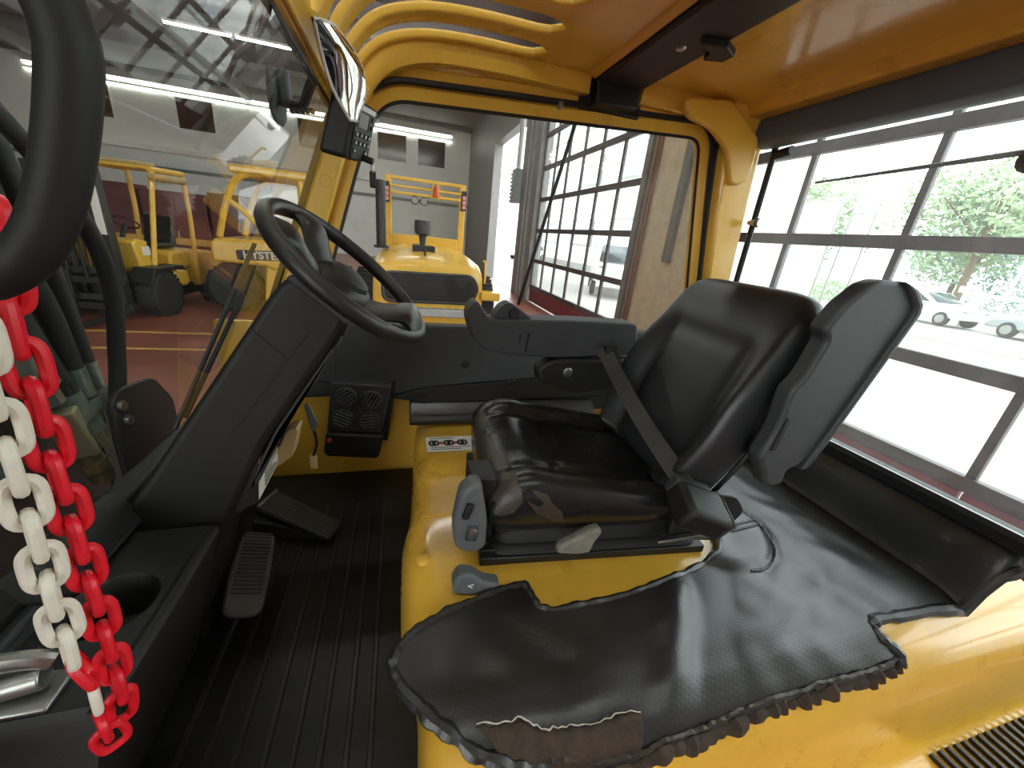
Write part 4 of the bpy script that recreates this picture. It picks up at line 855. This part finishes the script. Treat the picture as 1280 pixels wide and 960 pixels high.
# triangulated fill of the outline, subdivided by bisecting planes so that edges stay crisp
vs_ = [bm.verts.new((x, y, 0)) for x, y in OUT]; bm.faces.new(vs_)
for x in xs[1:]: bmesh.ops.bisect_plane(bm, geom=bm.verts[:]+bm.edges[:]+bm.faces[:], plane_co=(x, 0, 0), plane_no=(1, 0, 0))
for y in yy: bmesh.ops.bisect_plane(bm, geom=bm.verts[:]+bm.edges[:]+bm.faces[:], plane_co=(0, y, 0), plane_no=(0, 1, 0))
for v in bm.verts: v.co.z = cov_z(v.co.x, v.co.y)
me = bpy.data.meshes.new('leather_sheet'); bm.to_mesh(me); bm.free()
o = bpy.data.objects.new('leather_sheet', me); COL.objects.link(o); me.materials.append(LEATHER)
for f in me.polygons: f.use_smooth = True
adopt(o, cov); sheet = o
def edge_pts(a, b, k=5, lift=0):
    P = OUT[a:b]; Q = []
    for (x0, y0), (x1, y1) in zip(P[:-1], P[1:]):
        for i in range(k): t = i/k; x, y = x0+(x1-x0)*t, y0+(y1-y0)*t; Q.append(Vector((x, y, cov_z(x, y)+lift)))
    x, y = P[-1]; Q.append(Vector((x, y, cov_z(x, y)+lift))); return Q
def rolled(name, P, r, m, rough, parent):
    sec = lambda i: circ(r*(1+rough*noise.noise(P[i]*60)), 8, 1)
    V, F = sweep(P, sec); return mesh(name, V, F, m, parent)
OUTS = OUT
rolled('rolled_edge', edge_pts(0, 16, 8, -.004), .009, LEATHER, .5, cov)
rolled('rolled_edge', edge_pts(22, 29, 8, -.006), .013, LEATHER, .45, cov)
OUT = OUT+OUT[:1]; rolled('rolled_edge', edge_pts(37, 44, 8, -.004), .012, LEATHER, .6, cov); OUT = OUTS
P = edge_pts(28, 37, 10, -.012); rolled('torn_edge', P, .013, FOAM_D, 1.0, cov)
P = [p+Vector((0, .004*noise.noise(p*50)+.004, .012+.004*noise.noise(p*80))) for p in edge_pts(28, 38, 10)]
V, F = sweep(P, lambda i: [(-.0025, -.003), (.0025, -.003*(1+noise.noise(P[i]*140))), (.0025, .003), (-.0025, .003*(1+noise.noise(P[i]*90)))]); mesh('frayed_threads', V, F, FRAY if False else FOAM, cov, smooth=False)
# exposed foam patch and its pale ripped border
TE = [(.115, .362), (.155, .357), (.189, .359), (.226, .34), (.27, .338), (.312, .334), (.374, .336), (.405, .33)]
Q = [Vector((x, y+.004*noise.noise(Vector((x*90, 0, 0))), cov_z(x, y)+.003)) for (xa, ya), (xb, yb) in zip(TE[:-1], TE[1:]) for x, y in [(xa+(xb-xa)*k/6, ya+(yb-ya)*k/6) for k in range(6)]]
V = []; F = []
for i, p in enumerate(Q):
    yb = .312-.012*smooth(.1, .3, p.x)+.025*smooth(.2, .1, p.x); yb = p.y+(yb-p.y)*smooth(.108, .16, p.x)*smooth(.412, .39, p.x)
    for k in range(5):
        t = k/4; y = p.y+(yb-p.y)*t; V.append((p.x, y, cov_z(p.x, y)+.004+.004*noise.noise(Vector((p.x*60, y*60, 5)))))
F = [(i*5+j, i*5+j+1, (i+1)*5+j+1, (i+1)*5+j) for i in range(len(Q)-1) for j in range(4)]
mesh('exposed_foam', V, F, FOAM_D, cov, solid=.004)
Q2 = [q+Vector((0, .003*noise.noise(q*130), .006)) for q in Q]
V, F = sweep(Q2, lambda i: circ(.0010*(1.1+1.2*noise.noise(Q2[i]*160)), 5)); mesh('ripped_lining', V, F, FRAY, cov)
# stitched seams
def seam(P, r=.0022, m=VINYL):
    V, F = sweep(P, circ(r, 5)); mesh('seam_welt', V, F, m, cov)
    parts = []
    for a, b in zip(P[:-1:2], P[1::2]):
        v, f = sweep([a+Vector((.006, .003, .002)), b+Vector((.006, .003, .002))], circ(.0012, 4)); parts.append((v, f))
    V, F = join(parts); tag(mesh('stitches', V, F, PANEL, cov, smooth=False), kind='stuff')
seam([Vector((.86+.165*math.cos(a), .70+.165*math.sin(a), cov_z(.86+.165*math.cos(a), .70+.165*math.sin(a))+.004)) for a in [math.radians(-95+4*k) for k in range(44)]])
seam([Vector((1.325, .36+.016*k, cov_z(1.325, .36+.016*k)+.003)) for k in range(67)])
for dy in (0, .018): seam([Vector((.895+.012*k, .655+dy+.001*k, cov_z(.895+.012*k, .655+dy)+.003)) for k in range(11)], .0016)
# padded far cover
fc = thing('side_pad', 'small black stitched pad on the pedestal beside the far armrest', 'pad', (.3, 1.35, .27))
prof('pad_body', [(1.395, .272), (1.388, .30), (1.43, .335), (1.47, .36), (1.47, .272)], 'x', .035, .84, LEATHER, fc, bevel=.014, seg=3, rad=.02)
P = [Vector((.05+.015*k, 1.405, .318)) for k in range(45)]; V, F = sweep(P, circ(.0018, 4)); mesh('stitch_line', V, F, PANEL, fc)
box('paper_tag', (.36, .40), (1.42, 1.44), (.334, .344), mat('cream_label', 'D8C9B0', .7), fc, bevel=0)
# wheel warning sticker on the pedestal
sk = thing('warning_sticker', 'white sticker with tyre pictograms and red bars on the yellow pedestal', 'sticker', (.13, 1.07, .275))
box('sticker_sheet', (.09, .265), (1.195, 1.30), (.2725, .2738), STICK, sk, bevel=0)
for k in range(3):
    cx = .112+.05*k+(.004 if k else 0)
    for dx, m_ in ((.012, PANEL), (0, INK)): V, F = sweep([Vector((cx+dx+.0095*math.cos(a), 1.252+.0165*math.sin(a), .2746)) for a in [2*math.pi*j/20 for j in range(20)]], [(-.0006, -.004), (.0006, -.004), (.0006, .004), (-.0006, .004)], closed=True, up=(0, 0, 1)); mesh('tyre_mark', V, F, m_, sk)
    if k < 2: box('red_bar', (cx+.024, cx+.040), (1.245, 1.259), (.2738, .2746), REDI, sk, bevel=0)
for j, (y, n_) in enumerate(((1.289, 5), (1.222, 8), (1.21, 6))):
    box('small_print', (.105, .105+.018*n_), (y-.0018, y+.0018), (.2738, .2742), PANEL, sk, bevel=0)
HPX = [(-0.188, 0.33, 1.142), (-0.186, 0.33, 1.115), (-0.182, 0.33, 1.096), (-0.18, 0.33, 1.081), (-0.182, 0.33, 1.064), (-0.192, 0.33, 1.03), (-0.206, 0.33, 0.994), (-0.223, 0.33, 0.965), (-0.245, 0.33, 0.946), (-0.266, 0.33, 0.94), (-0.288, 0.33, 0.939)]
MLP = [(-0.139, 0.9, 1.316), (-0.141, 0.95, 1.29), (-0.13, 1.0, 1.244), (-0.103, 1.05, 1.205)]
MRP = [(-0.111, 1.0, 1.34), (-0.08, 1.05, 1.309), (-0.077, 1.1, 1.266), (-0.099, 1.13, 1.219)]
# ================================================================== STEERING COLUMN, WHEEL, CONSOLE
col = thing('steering_column', 'bulky black plastic steering column rising from the floor', 'steering column', (-.48, .9, 0))
CP = [(-.222, .868), (-.198, .893), (-.165, .902), (-.105, .842), (-.095, .818), (-.115, .785), (-.27, .55), (-.385, .30), (-.43, .19), (-.45, .02), (-.56, .02), (-.565, .36), (-.505, .45)]
prof('column_housing', CP, 'y', .79, 1.01, PLASTIC, col, bevel=.016, seg=4, rad=.02)
prof('housing_seam', [(-.168, .80), (-.164, .798), (-.325, .575), (-.329, .578)], 'y', .7885, .7915, RUBBER, col, bevel=0)
prof('housing_seam', [(-.265, .80), (-.262, .798), (-.21, .745), (-.213, .742)], 'y', .7885, .7915, RUBBER, col, bevel=0)
prof('top_cap', [(-.20, .895), (-.165, .906), (-.10, .846), (-.088, .82), (-.10, .812), (-.12, .83)], 'y', .785, 1.015, PLASTIC2, col, bevel=.008, rad=.012)
prof('knee_panel', [(-.13, .765), (-.12, .76), (-.24, .575), (-.30, .44), (-.315, .445), (-.25, .58)], 'y', .80, 1.0, PANEL, col, bevel=.006)
LQ = [Vector(p) for p in ((-.288, .80, .515), (-.300, .80, .405), (-.284, .92, .438), (-.281, .92, .53))]
LB = [Vector(p) for p in ((-.33, .80, .49), (-.37, .80, .36), (-.36, .92, .40), (-.33, .92, .49))]
mesh('service_panel', LQ+LB, [(0, 1, 2, 3), (4, 5, 1, 0), (5, 6, 2, 1), (6, 7, 3, 2), (7, 4, 0, 3), (7, 6, 5, 4)], PLASTIC, col, bevel=.004)
doc = thing('instruction_label', 'white printed instruction label on the steering column above the pedals', 'label', (-.29, .86, .43))
LN = (LQ[2]-LQ[1]).cross(LQ[0]-LQ[1]).normalized()
if LN.y > 0: LN = -LN
def lab_pt(u, v, h): return LQ[1].lerp(LQ[2], u).lerp(LQ[0].lerp(LQ[3], u), v)+LN*h
def lab_quad(name, u0, u1, v0, v1, h, m):
    P = [lab_pt(u0, v0, h), lab_pt(u1, v0, h), lab_pt(u1, v1, h), lab_pt(u0, v1, h)]; Q = [p-LN*.001 for p in P]
    return mesh(name, P+Q, [(0, 1, 2, 3), (7, 6, 5, 4), (0, 4, 5, 1), (1, 5, 6, 2), (2, 6, 7, 3), (3, 7, 4, 0)], m, doc, smooth=False)
lab_quad('label_sheet', .05, .95, .04, .96, .0015, STICK)
for k in range(8): lab_quad('print_line', .3, .88-.12*(k % 3), .1+.1*k, .145+.1*k, .0022, GREYP)
lab_quad('red_symbol', .08, .22, .8, .93, .0022, RED); lab_quad('black_symbol', .08, .22, .5, .76, .0022, INK)
tb = prof('fuse_cover', [(-.262, .52), (-.232, .53), (-.25, .455), (-.285, .425), (-.295, .435)], 'y', .91, .96, TAN, None, bevel=.006, rad=.01); tag(tb, 'tan plastic cover under the steering column next to the label', 'cover')
fl = thing('ignition_flap', 'grey flap with tag hanging beside the heater under the column', 'flap', (-.23, .98, .5))
prof('flap_plate', [(-.232, .56), (-.222, .562), (-.203, .508), (-.212, .482), (-.222, .49)], 'y', .975, .985, GREYP, fl, bevel=.003, rad=.006); tube('flap_cord', [(-.22, .99, .5), (-.215, 1.0, .44), (-.225, 1.0, .40)], .004, RUBBER, fl, n=6, smp=4); box('flap_tag', (-.236, -.218), (.995, 1.005), (.36, .40), TAN, fl, bevel=.002)
# wheel: plane tilted, local X towards the driver, local Y across
sw_c = Vector((-.097, .9, .894)); WX = Vector((.764, 0, -.645)); WN = Vector((.64, -.12, .758)); MW = basis(sw_c, WX, WN.cross(WX))
if (MW.to_3x3() @ Vector((0, 0, 1))).dot(WN) < 0: MW = basis(sw_c, WX, WX.cross(WN))
wh = thing('steering_wheel', 'black three-spoke steering wheel tilted above the column', 'steering wheel', tuple(sw_c-WN*.06))
def wmesh(name, V, F, m, parent=wh, **k): return mesh(name, xf(V, MW), F, m, parent, **k)
WHL = mat('worn_black_wheel', '262423', .38, var=.15, vscale=20, bump=.15, bscale=500)
V, F = sweep([Vector((.182*math.cos(a), .182*math.sin(a), 0)) for a in [2*math.pi*k/64 for k in range(64)]], [(1.12*p, q) for p, q in circ(.0148, 12)], closed=True); wmesh('rim', V, F, WHL)
def spoke(a, w0, w1, bulge=0):
    c, s = math.cos(a), math.sin(a); R = []
    for i in range(11):
        t = i/10; r = .03+.146*t; w = w0+(w1-w0)*t; z = -.052*(1-t)**1.6-.002+bulge*math.exp(-((t-.72)/.2)**2); h = .012+.004*(1-t)+bulge*.35*math.exp(-((t-.72)/.2)**2)
        R.append([Vector((r*c-q*w*s, r*s+q*w*c, z+p*h)) for q, p in circ(1, 14)])
    M = 14; V = [v for r in R for v in r]; F = [(i*M+j, i*M+(j+1) % M, (i+1)*M+(j+1) % M, (i+1)*M+j) for i in range(10) for j in range(M)]+[tuple(range(M)), tuple(range(10*M, 11*M))]
    wmesh('spoke', V, F, WHL)
spoke(0, .05, .07, .024); spoke(math.radians(148), .04, .034, .01); spoke(math.radians(-148), .04, .034, .01)
V, F = lathe_vf([(.001, -.008), (.034, -.009), (.055, -.015), (.066, -.028), (.068, -.045), (.056, -.066), (.036, -.075), (.001, -.075)], 28); hb = wmesh('hub', V, F, WHL)
V, F = lathe_vf([(.001, .006), (.026, .004), (.042, -.003), (.046, -.012)], 24); wmesh('horn_pad', V, F, PLASTIC, hb)
V, F = lathe_vf([(.03, -.06), (.046, -.066), (.05, -.085), (.062, -.1), (.07, -.125), (.03, -.13)], 24); wmesh('column_collar', V, F, PLASTIC)
# console on the near side of the column, cup recess in its top
con = thing('dash_console', 'black plastic console with round cup recess left of the column', 'console', (-.48, .58, 0))
cx, cy, cr = -.455, .60, .058; x0, x1, y0, y1, zt = -.575, -.372, .425, .785, .38
sq = [(x1, cy), (x1, y1), (cx, y1), (x0, y1), (x0, cy), (x0, y0), (cx, y0), (x1, y0)]
ang = [math.atan2((b-cy), (a-cx)) for a, b in sq]; V = []; F = []; N = 32
def ray_sq(a):
    c, s = math.cos(a), math.sin(a); t = min(((x1-cx)/c if c > 1e-9 else 9), ((x0-cx)/c if c < -1e-9 else 9), ((y1-cy)/s if s > 1e-9 else 9), ((y0-cy)/s if s < -1e-9 else 9)); return cx+c*t, cy+s*t
AA = sorted(set([2*math.pi*k/N-math.pi for k in range(N)]+[math.atan2(b-cy, a-cx) for a in (x0, x1) for b in (y0, y1)]))
N = len(AA)
lv = [('o', .02), ('o', zt-.014), ('i', zt), ('c', 1.08, zt), ('c', 1.0, zt-.006), ('c', .97, zt-.09), ('c', .6, zt-.1), ('c', .02, zt-.1)]
for L_ in lv:
    for a in AA:
        if L_[0] == 'c': V.append((cx+cr*L_[1]*math.cos(a), cy+cr*L_[1]*math.sin(a), L_[2]))
        else:
            x, y = ray_sq(a)
            if L_[1] < .1: x = min(x, -.465)
            if L_[0] == 'i': x, y = cx+(x-cx)*.94, cy+(y-cy)*.94
            V.append((x, y, L_[1]))
F = [(i*N+k, i*N+(k+1) % N, (i+1)*N+(k+1) % N, (i+1)*N+k) for i in range(len(lv)-1) for k in range(N)]+[tuple(range(N))]
mesh('console_body', V, F, PLASTIC, con, angle=50)
tube('edge_roll', [(-.378, .43, .368), (-.374, .60, .37), (-.378, .77, .366)], .014, PLASTIC, con, n=10)
prof('front_ledge', [(-.58, .375), (-.60, .43), (-.555, .46), (-.52, .44), (-.50, .385)], 'y', .62, .80, PLASTIC, con, bevel=.012, rad=.015)
tube('edge_roll', [(-.54, .43, .385), (-.545, .6, .39)], .006, PLASTIC2, con, n=6)
# door striker
lt = thing('door_latch', 'bare metal door latch on the near end of the black console', 'latch', (-.47, .47, .38))
box('latch_base', (-.56, -.43), (.436, .49), (.3795, .389), METAL, lt, bevel=.003)
tube('latch_arch', [(-.575, .45, .39), (-.55, .455, .425), (-.50, .462, .445), (-.455, .468, .44), (-.435, .472, .428)], .014, METAL, lt, n=10, smp=5, e=.7)
tube('latch_pin', [(-.54, .452, .405), (-.445, .468, .408)], .016, METAL, lt, n=16, bevel=.002)
# ================================================================== PEDALS
PEDR = mat('worn_rib_rubber', '4A4844', .5, var=.2)
bk = thing('brake_pedal', 'grey rubber brake pedal with cross ribs above the floor mat', 'pedal', (-.39, .92, .0))
B0 = basis((-.385, .915, .098), (.065, .01, -.024), (-.02, .25, .008)); 
bpd = poly2(rnd([(-.042, -.135), (.042, -.135), (.046, 0), (.042, .135), (-.042, .135), (-.05, 0)], .03, 4), B0, mat('grey_pedal_rubber', '45433F', .6, var=.2, bump=.2), 'pedal_pad', bk, .016, bevel=.006)
for k in range(17):
    y = -.075+.0125*k; v, f = bxvf((-.034, .032), (y-.0028, y+.0028), (.015, .0185)); mesh('rib', xf(v, B0), f, mat('dark_pedal_rib', '2A2927', .6) if k == 0 else bpy.data.materials['dark_pedal_rib'], bpd, smooth=False)
tube('pedal_arm', [(-.41, .92, .09), (-.50, .92, .06), (-.56, .93, .14)], .014, DARKM, bk, n=8, smp=4)
tube('pedal_pivot', [(-.47, .86, .04), (-.47, .98, .04)], .016, DARKM, bk, n=8); box('pivot_foot', (-.5, -.44), (.9, .94), (0, .05), DARKM, bk, bevel=.004)
ac = thing('accelerator_pedal', 'long black accelerator pedal with lengthwise ribs on the floor', 'pedal', (-.32, 1.17, 0))
A0 = basis((-.32, 1.165, .062), (.22, -.085, -.085), (.02, .11, 0))
apd = poly2(rnd([(-.125, -.05), (.125, -.042), (.125, .042), (-.125, .058)], .008, 3), A0, RUBBER, 'pedal_pad', ac, .012, bevel=.003)
for k in range(9):
    y = -.038+.0098*k; v, f = bxvf((-.118, .118), (y-.0022, y+.0022), (.011, .0155)); mesh('rib', xf(v, A0), f, PEDR, apd, smooth=False)
v, f = bxvf((-.13, -.12), (-.045, .055), (.0, .02)); mesh('pedal_trim', xf(v, A0), f, METAL, ac, bevel=.002)
prof('pedal_base', [(-.45, 0), (-.45, .09), (-.4, .08), (-.22, 0)], 'y', 1.13, 1.2, RUBBER, ac, bevel=.004)
# ================================================================== HEATER VENTS
hu = thing('heater_unit', 'black heater box with four round air vents on the yellow side panel', 'heater', (-.15, 1.48, .12))
prof('vent_face', [(-.243, .448), (-.032, .43), (-.07, .228), (-.268, .248)], 'y', 1.425, 1.53, PLASTIC2, hu, bevel=.006)
prof('lower_housing', [(-.268, .25), (-.062, .23), (-.08, .145), (-.09, .128), (-.27, .15), (-.282, .165)], 'y', 1.40, 1.53, RUBBER, hu, bevel=.01)
prof('side_flange', [(-.04, .44), (-.015, .44), (-.05, .17), (-.075, .17)], 'y', 1.47, 1.53, DARKM, hu, bevel=.004)
for i, (x, z, a) in enumerate(((-.194, .388, .6), (-.104, .374, 1.05), (-.212, .30, -.5), (-.118, .288, .05))):
    o = lathe('vent_ring', [(.033, -.01), (.041, -.002), (.041, .006), (.036, .01), (.033, .008)], (x, 1.425, z), (0, -1, 0), PLASTIC2 if i else PANEL, hu, n=24)
    lathe('vent_well', [(.001, .0), (.034, .0), (.034, .002)], (x, 1.4235, z), (0, -1, 0), RUBBER, o, n=24)
    for k in range(-2, 3):
        h = math.sqrt(max(0, .0325**2-(k*.0125)**2)); ca, sa = math.cos(a), math.sin(a)
        P = [Vector((x+ca*t*h-sa*k*.0125, 1.415, z+sa*t*h+ca*k*.0125)) for t in (-1, 1)]; V, F = sweep(P, [(-.006, -.0015), (.006, -.0015), (.006, .0015), (-.006, .0015)], up=(0.0, -.8, .6)); mesh('vent_fin', V, F, GREYP, o, smooth=False)
    ca, sa = -math.sin(a), math.cos(a); P = [Vector((x+ca*t*.032, 1.412, z+sa*t*.032)) for t in (-1, 1)]; V, F = sweep(P, circ(.0025, 6)); mesh('vent_bar', V, F, PANEL, o)
lathe('red_button', [(.001, .004), (.008, .004), (.009, 0)], (-.258, 1.40, .222), (0, -1, 0), REDI, hu, n=14)
# ================================================================== TERMINAL, KEY, MIRROR ON THE FRONT PILLAR
dt = thing('keypad_terminal', 'black keypad terminal with small grey display on the front pillar', 'terminal', (-.14, 1.32, 1.15))
nb, nt_, ft, fb = Vector((-.139, 1.25, 1.154)), Vector((-.100, 1.25, 1.293)), Vector((-.056, 1.37, 1.30)), Vector((-.10, 1.37, 1.164))
kb_, kt, ft2, fb2 = Vector((-.208, 1.255, 1.162)), Vector((-.165, 1.255, 1.31)), Vector((-.10, 1.45, 1.325)), Vector((-.15, 1.45, 1.175))
mesh('terminal_case', [nb, nt_, ft, fb, kb_, kt, ft2, fb2], [(0, 1, 2, 3), (4, 5, 1, 0), (5, 6, 2, 1), (7, 4, 0, 3), (6, 7, 3, 2), (4, 7, 6, 5)], PLASTIC, dt, bevel=.012, seg=3)
ex, ey = (fb-nb), (nt_-nb); MT = basis((nb+nt_+ft+fb)/4, ex, ey)
if (MT.to_3x3() @ Vector((0, 0, 1))).x < 0: MT = basis((nb+nt_+ft+fb)/4, -ex, ey); fx = -1
else: fx = 1
wx, wy = ex.length, ey.length
def tpoly(name, u0, u1, v0, v1, m, th, parent=dt, r=.003): return poly2(rnd([(fx*(u0-.5)*wx, (v0-.5)*wy), (fx*(u1-.5)*wx, (v0-.5)*wy), (fx*(u1-.5)*wx, (v1-.5)*wy), (fx*(u0-.5)*wx, (v1-.5)*wy)], r, 3), MT, m, name, parent, th)
fp = tpoly('front_panel', .06, .94, .05, .97, PANEL, .003, r=.012)
tpoly('title_strip', .2, .92, .86, .94, STICK, .0042, fp); tpoly('display', .16, .62, .58, .82, LCD, .0042, fp); tpoly('display_edge', .66, .72, .56, .84, INK, .0042, fp)
KEYM = mat('key_cap', 'C9C7B4', .5, var=.05)
for r_, (v, us) in enumerate(((.46, (.15, .37, .59, .79)), (.32, (.15, .37, .59, .79)), (.18, (.15, .72)))):
    for u in us: k_ = tpoly('key', u-.07, u+.07, v-.045, v+.045, INK, .006, fp); tpoly('key_symbol', u-.035, u+.035, v-.022, v+.022, KEYM, .0066, k_, r=.001)
for v in (.64, .78): tpoly('key', .8, .9, v-.04, v+.04, INK, .006, fp)
kf = thing('ignition_key', 'black ignition key with hanging fob under the keypad terminal', 'key', (-.09, 1.33, 1.12))
kp = MT @ Vector((fx*.15*wx, -.4*wy, .004)); kd = (MT.to_3x3() @ Vector((0, 0, 1)))
tube('key_head', [kp, kp+kd*.03], .009, RUBBER, kf, n=10); tube('key_ring', [kp+kd*.028+Vector((.004*math.cos(a), 0, -.014+.014*math.sin(a))) for a in [2*math.pi*k/12 for k in range(12)]], .0015, METAL, kf, n=5, closed=True)
prof('fob', [((kp+kd*.028).x-.009, kp.z-.075), ((kp+kd*.028).x-.009, kp.z-.03), ((kp+kd*.028).x+.009, kp.z-.03), ((kp+kd*.028).x+.009, kp.z-.075)], 'y', kp.y-.006, kp.y+.006, RUBBER, kf, bevel=.004, rad=.006)
mi = thing('interior_mirror', 'curved chrome panoramic mirror above the keypad terminal', 'mirror', (-.12, 1.05, 1.2))
LM = smooth_path(MLP, 5); RM = smooth_path(MRP, 5)
def mfn(u, v, off=0):
    i = u*(len(LM)-1); a = int(min(i, len(LM)-2)); f = i-a; L1 = LM[a].lerp(LM[a+1], f); R1 = RM[a].lerp(RM[a+1], f); b = 4*v*(1-v)*.012+4*u*(1-u)*.004
    return L1.lerp(R1, v)+Vector((.8, -.55, 0))*(b+off)
grid('mirror_glass', lambda u, v: mfn(u, v), 15, 10, CHROME, mi)
grid('mirror_back', lambda u, v: mfn(u, v, -.006), 15, 10, PLASTIC, mi, solid=.006, off=-1 if False else 0)
V, F = sweep([mfn(t, 0, -.002) for t in [k/12 for k in range(13)]]+[mfn(1, t, -.002) for t in [k/6 for k in range(1, 7)]]+[mfn(1-t, 1, -.002) for t in [k/12 for k in range(1, 13)]]+[mfn(0, 1-t, -.002) for t in [k/6 for k in range(1, 6)]], circ(.003, 6), closed=True); mesh('mirror_rim', V, F, STICK, mi)
tube('mirror_stalk', [(-.125, 1.06, 1.33), (-.145, 1.08, 1.36), (-.15, 1.1, 1.40)], .007, RUBBER, mi, n=8)
# ================================================================== GRAB HANDLE AND CHAINS BY THE DOOR
gh = thing('grab_handle', 'thick black curved grab handle in the upper left corner', 'handle', (-.25, .33, .94))
HP = HPX
tube('handle_grip', HP, .0142, RUBBER, gh, n=18, smp=4)
lathe('handle_mount', [(.001, 0), (.028, 0), (.028, .012), (.02, .02)], (-.305, .33, .939), (1, 0, 0), DARKM, gh, n=16)
def chain(name, label, P, m, pitch, w, wire, seed, first=0):
    t = thing(name, label, 'chain', P[-1], group=None)
    P = smooth_path(P, 10); L = [0]
    for a, b in zip(P[:-1], P[1:]): L.append(L[-1]+(b-a).length)
    def at_(s):
        s = max(0, min(L[-1]-1e-6, s))
        for i in range(len(L)-1):
            if L[i] <= s <= L[i+1]: return P[i].lerp(P[i+1], (s-L[i])/(L[i+1]-L[i]))
        return P[-1]
    l = pitch/2+wire; hw = w/2-wire; body = []
    for k in range(24):
        a = 2*math.pi*k/24; c, s = math.cos(a), math.sin(a); body.append(Vector((hw*math.copysign(abs(c)**.55, c), 0, l*math.copysign(abs(s)**.6, s))))
    V, F = sweep(body, circ(wire, 8), closed=True, up=(0, 1, 0)); base = None
    n = int(L[-1]/pitch); rng = random.Random(seed)
    for k in range(n):
        a, b = at_(k*pitch), at_((k+1)*pitch); c = (a+b)/2; z = (a-b).normalized()
        ang_ = (.62 if k % 2 else -.9)+rng.uniform(-.12, .12); h = Vector((math.cos(ang_), math.sin(ang_), 0)); M = basis(c, h-z*h.dot(z), z.cross(h).normalized()*1) 
        ex_ = (h-z*h.dot(z)).normalized(); M = Matrix((ex_, z.cross(ex_), z)).transposed().to_4x4(); M.translation = c
        if base is None: base = mesh('link', V, F, m, None); o = base
        else: o = base.copy(); COL.objects.link(o)
        o.parent = t; o.matrix_parent_inverse = wmx(t).inverted(); o.matrix_basis = M
    return t
K = .844
def near(P): return [(x*K, y*K, 1+(z-1)*K) for x, y, z in P]
chain('plastic_chain', 'white plastic chain hanging left of the red one by the cab door', near([(-.357, .44, .93), (-.359, .44, .878), (-.363, .44, .824), (-.368, .44, .755), (-.373, .44, .676), (-.382, .44, .563), (-.386, .44, .49), (-.392, .44, .441)]), WHITEP, .036, .032, .0051, 1)
chain('plastic_chain', 'red plastic chain hanging nearest the steering column by the cab door', near([(-.335, .47, .98), (-.348, .47, .912), (-.353, .47, .875), (-.354, .47, .828), (-.358, .47, .776), (-.361, .47, .719), (-.363, .47, .656), (-.368, .47, .561), (-.371, .47, .494), (-.376, .47, .405), (-.382, .47, .33), (-.39, .468, .285)]), REDP, .036, .032, .0053, 2)
chain('plastic_chain', 'short end of red chain links hooked below the white strand', near([(-.392, .445, .452), (-.384, .446, .425), (-.386, .446, .40)]), REDP, .03, .040, .005, 3)
chain('plastic_chain', 'two white chain links hanging between the red ends', near([(-.386, .446, .40), (-.388, .446, .372), (-.392, .446, .335)]), WHITEP, .028, .034, .0043, 4)
chain('plastic_chain', 'lowest red chain links looping back up to the long red strand', near([(-.392, .446, .335), (-.395, .45, .30), (-.392, .455, .265), (-.386, .462, .285)]), REDP, .028, .034, .0046, 5)
for o in bpy.data.objects:
    if '_local' in o: del o['_local']
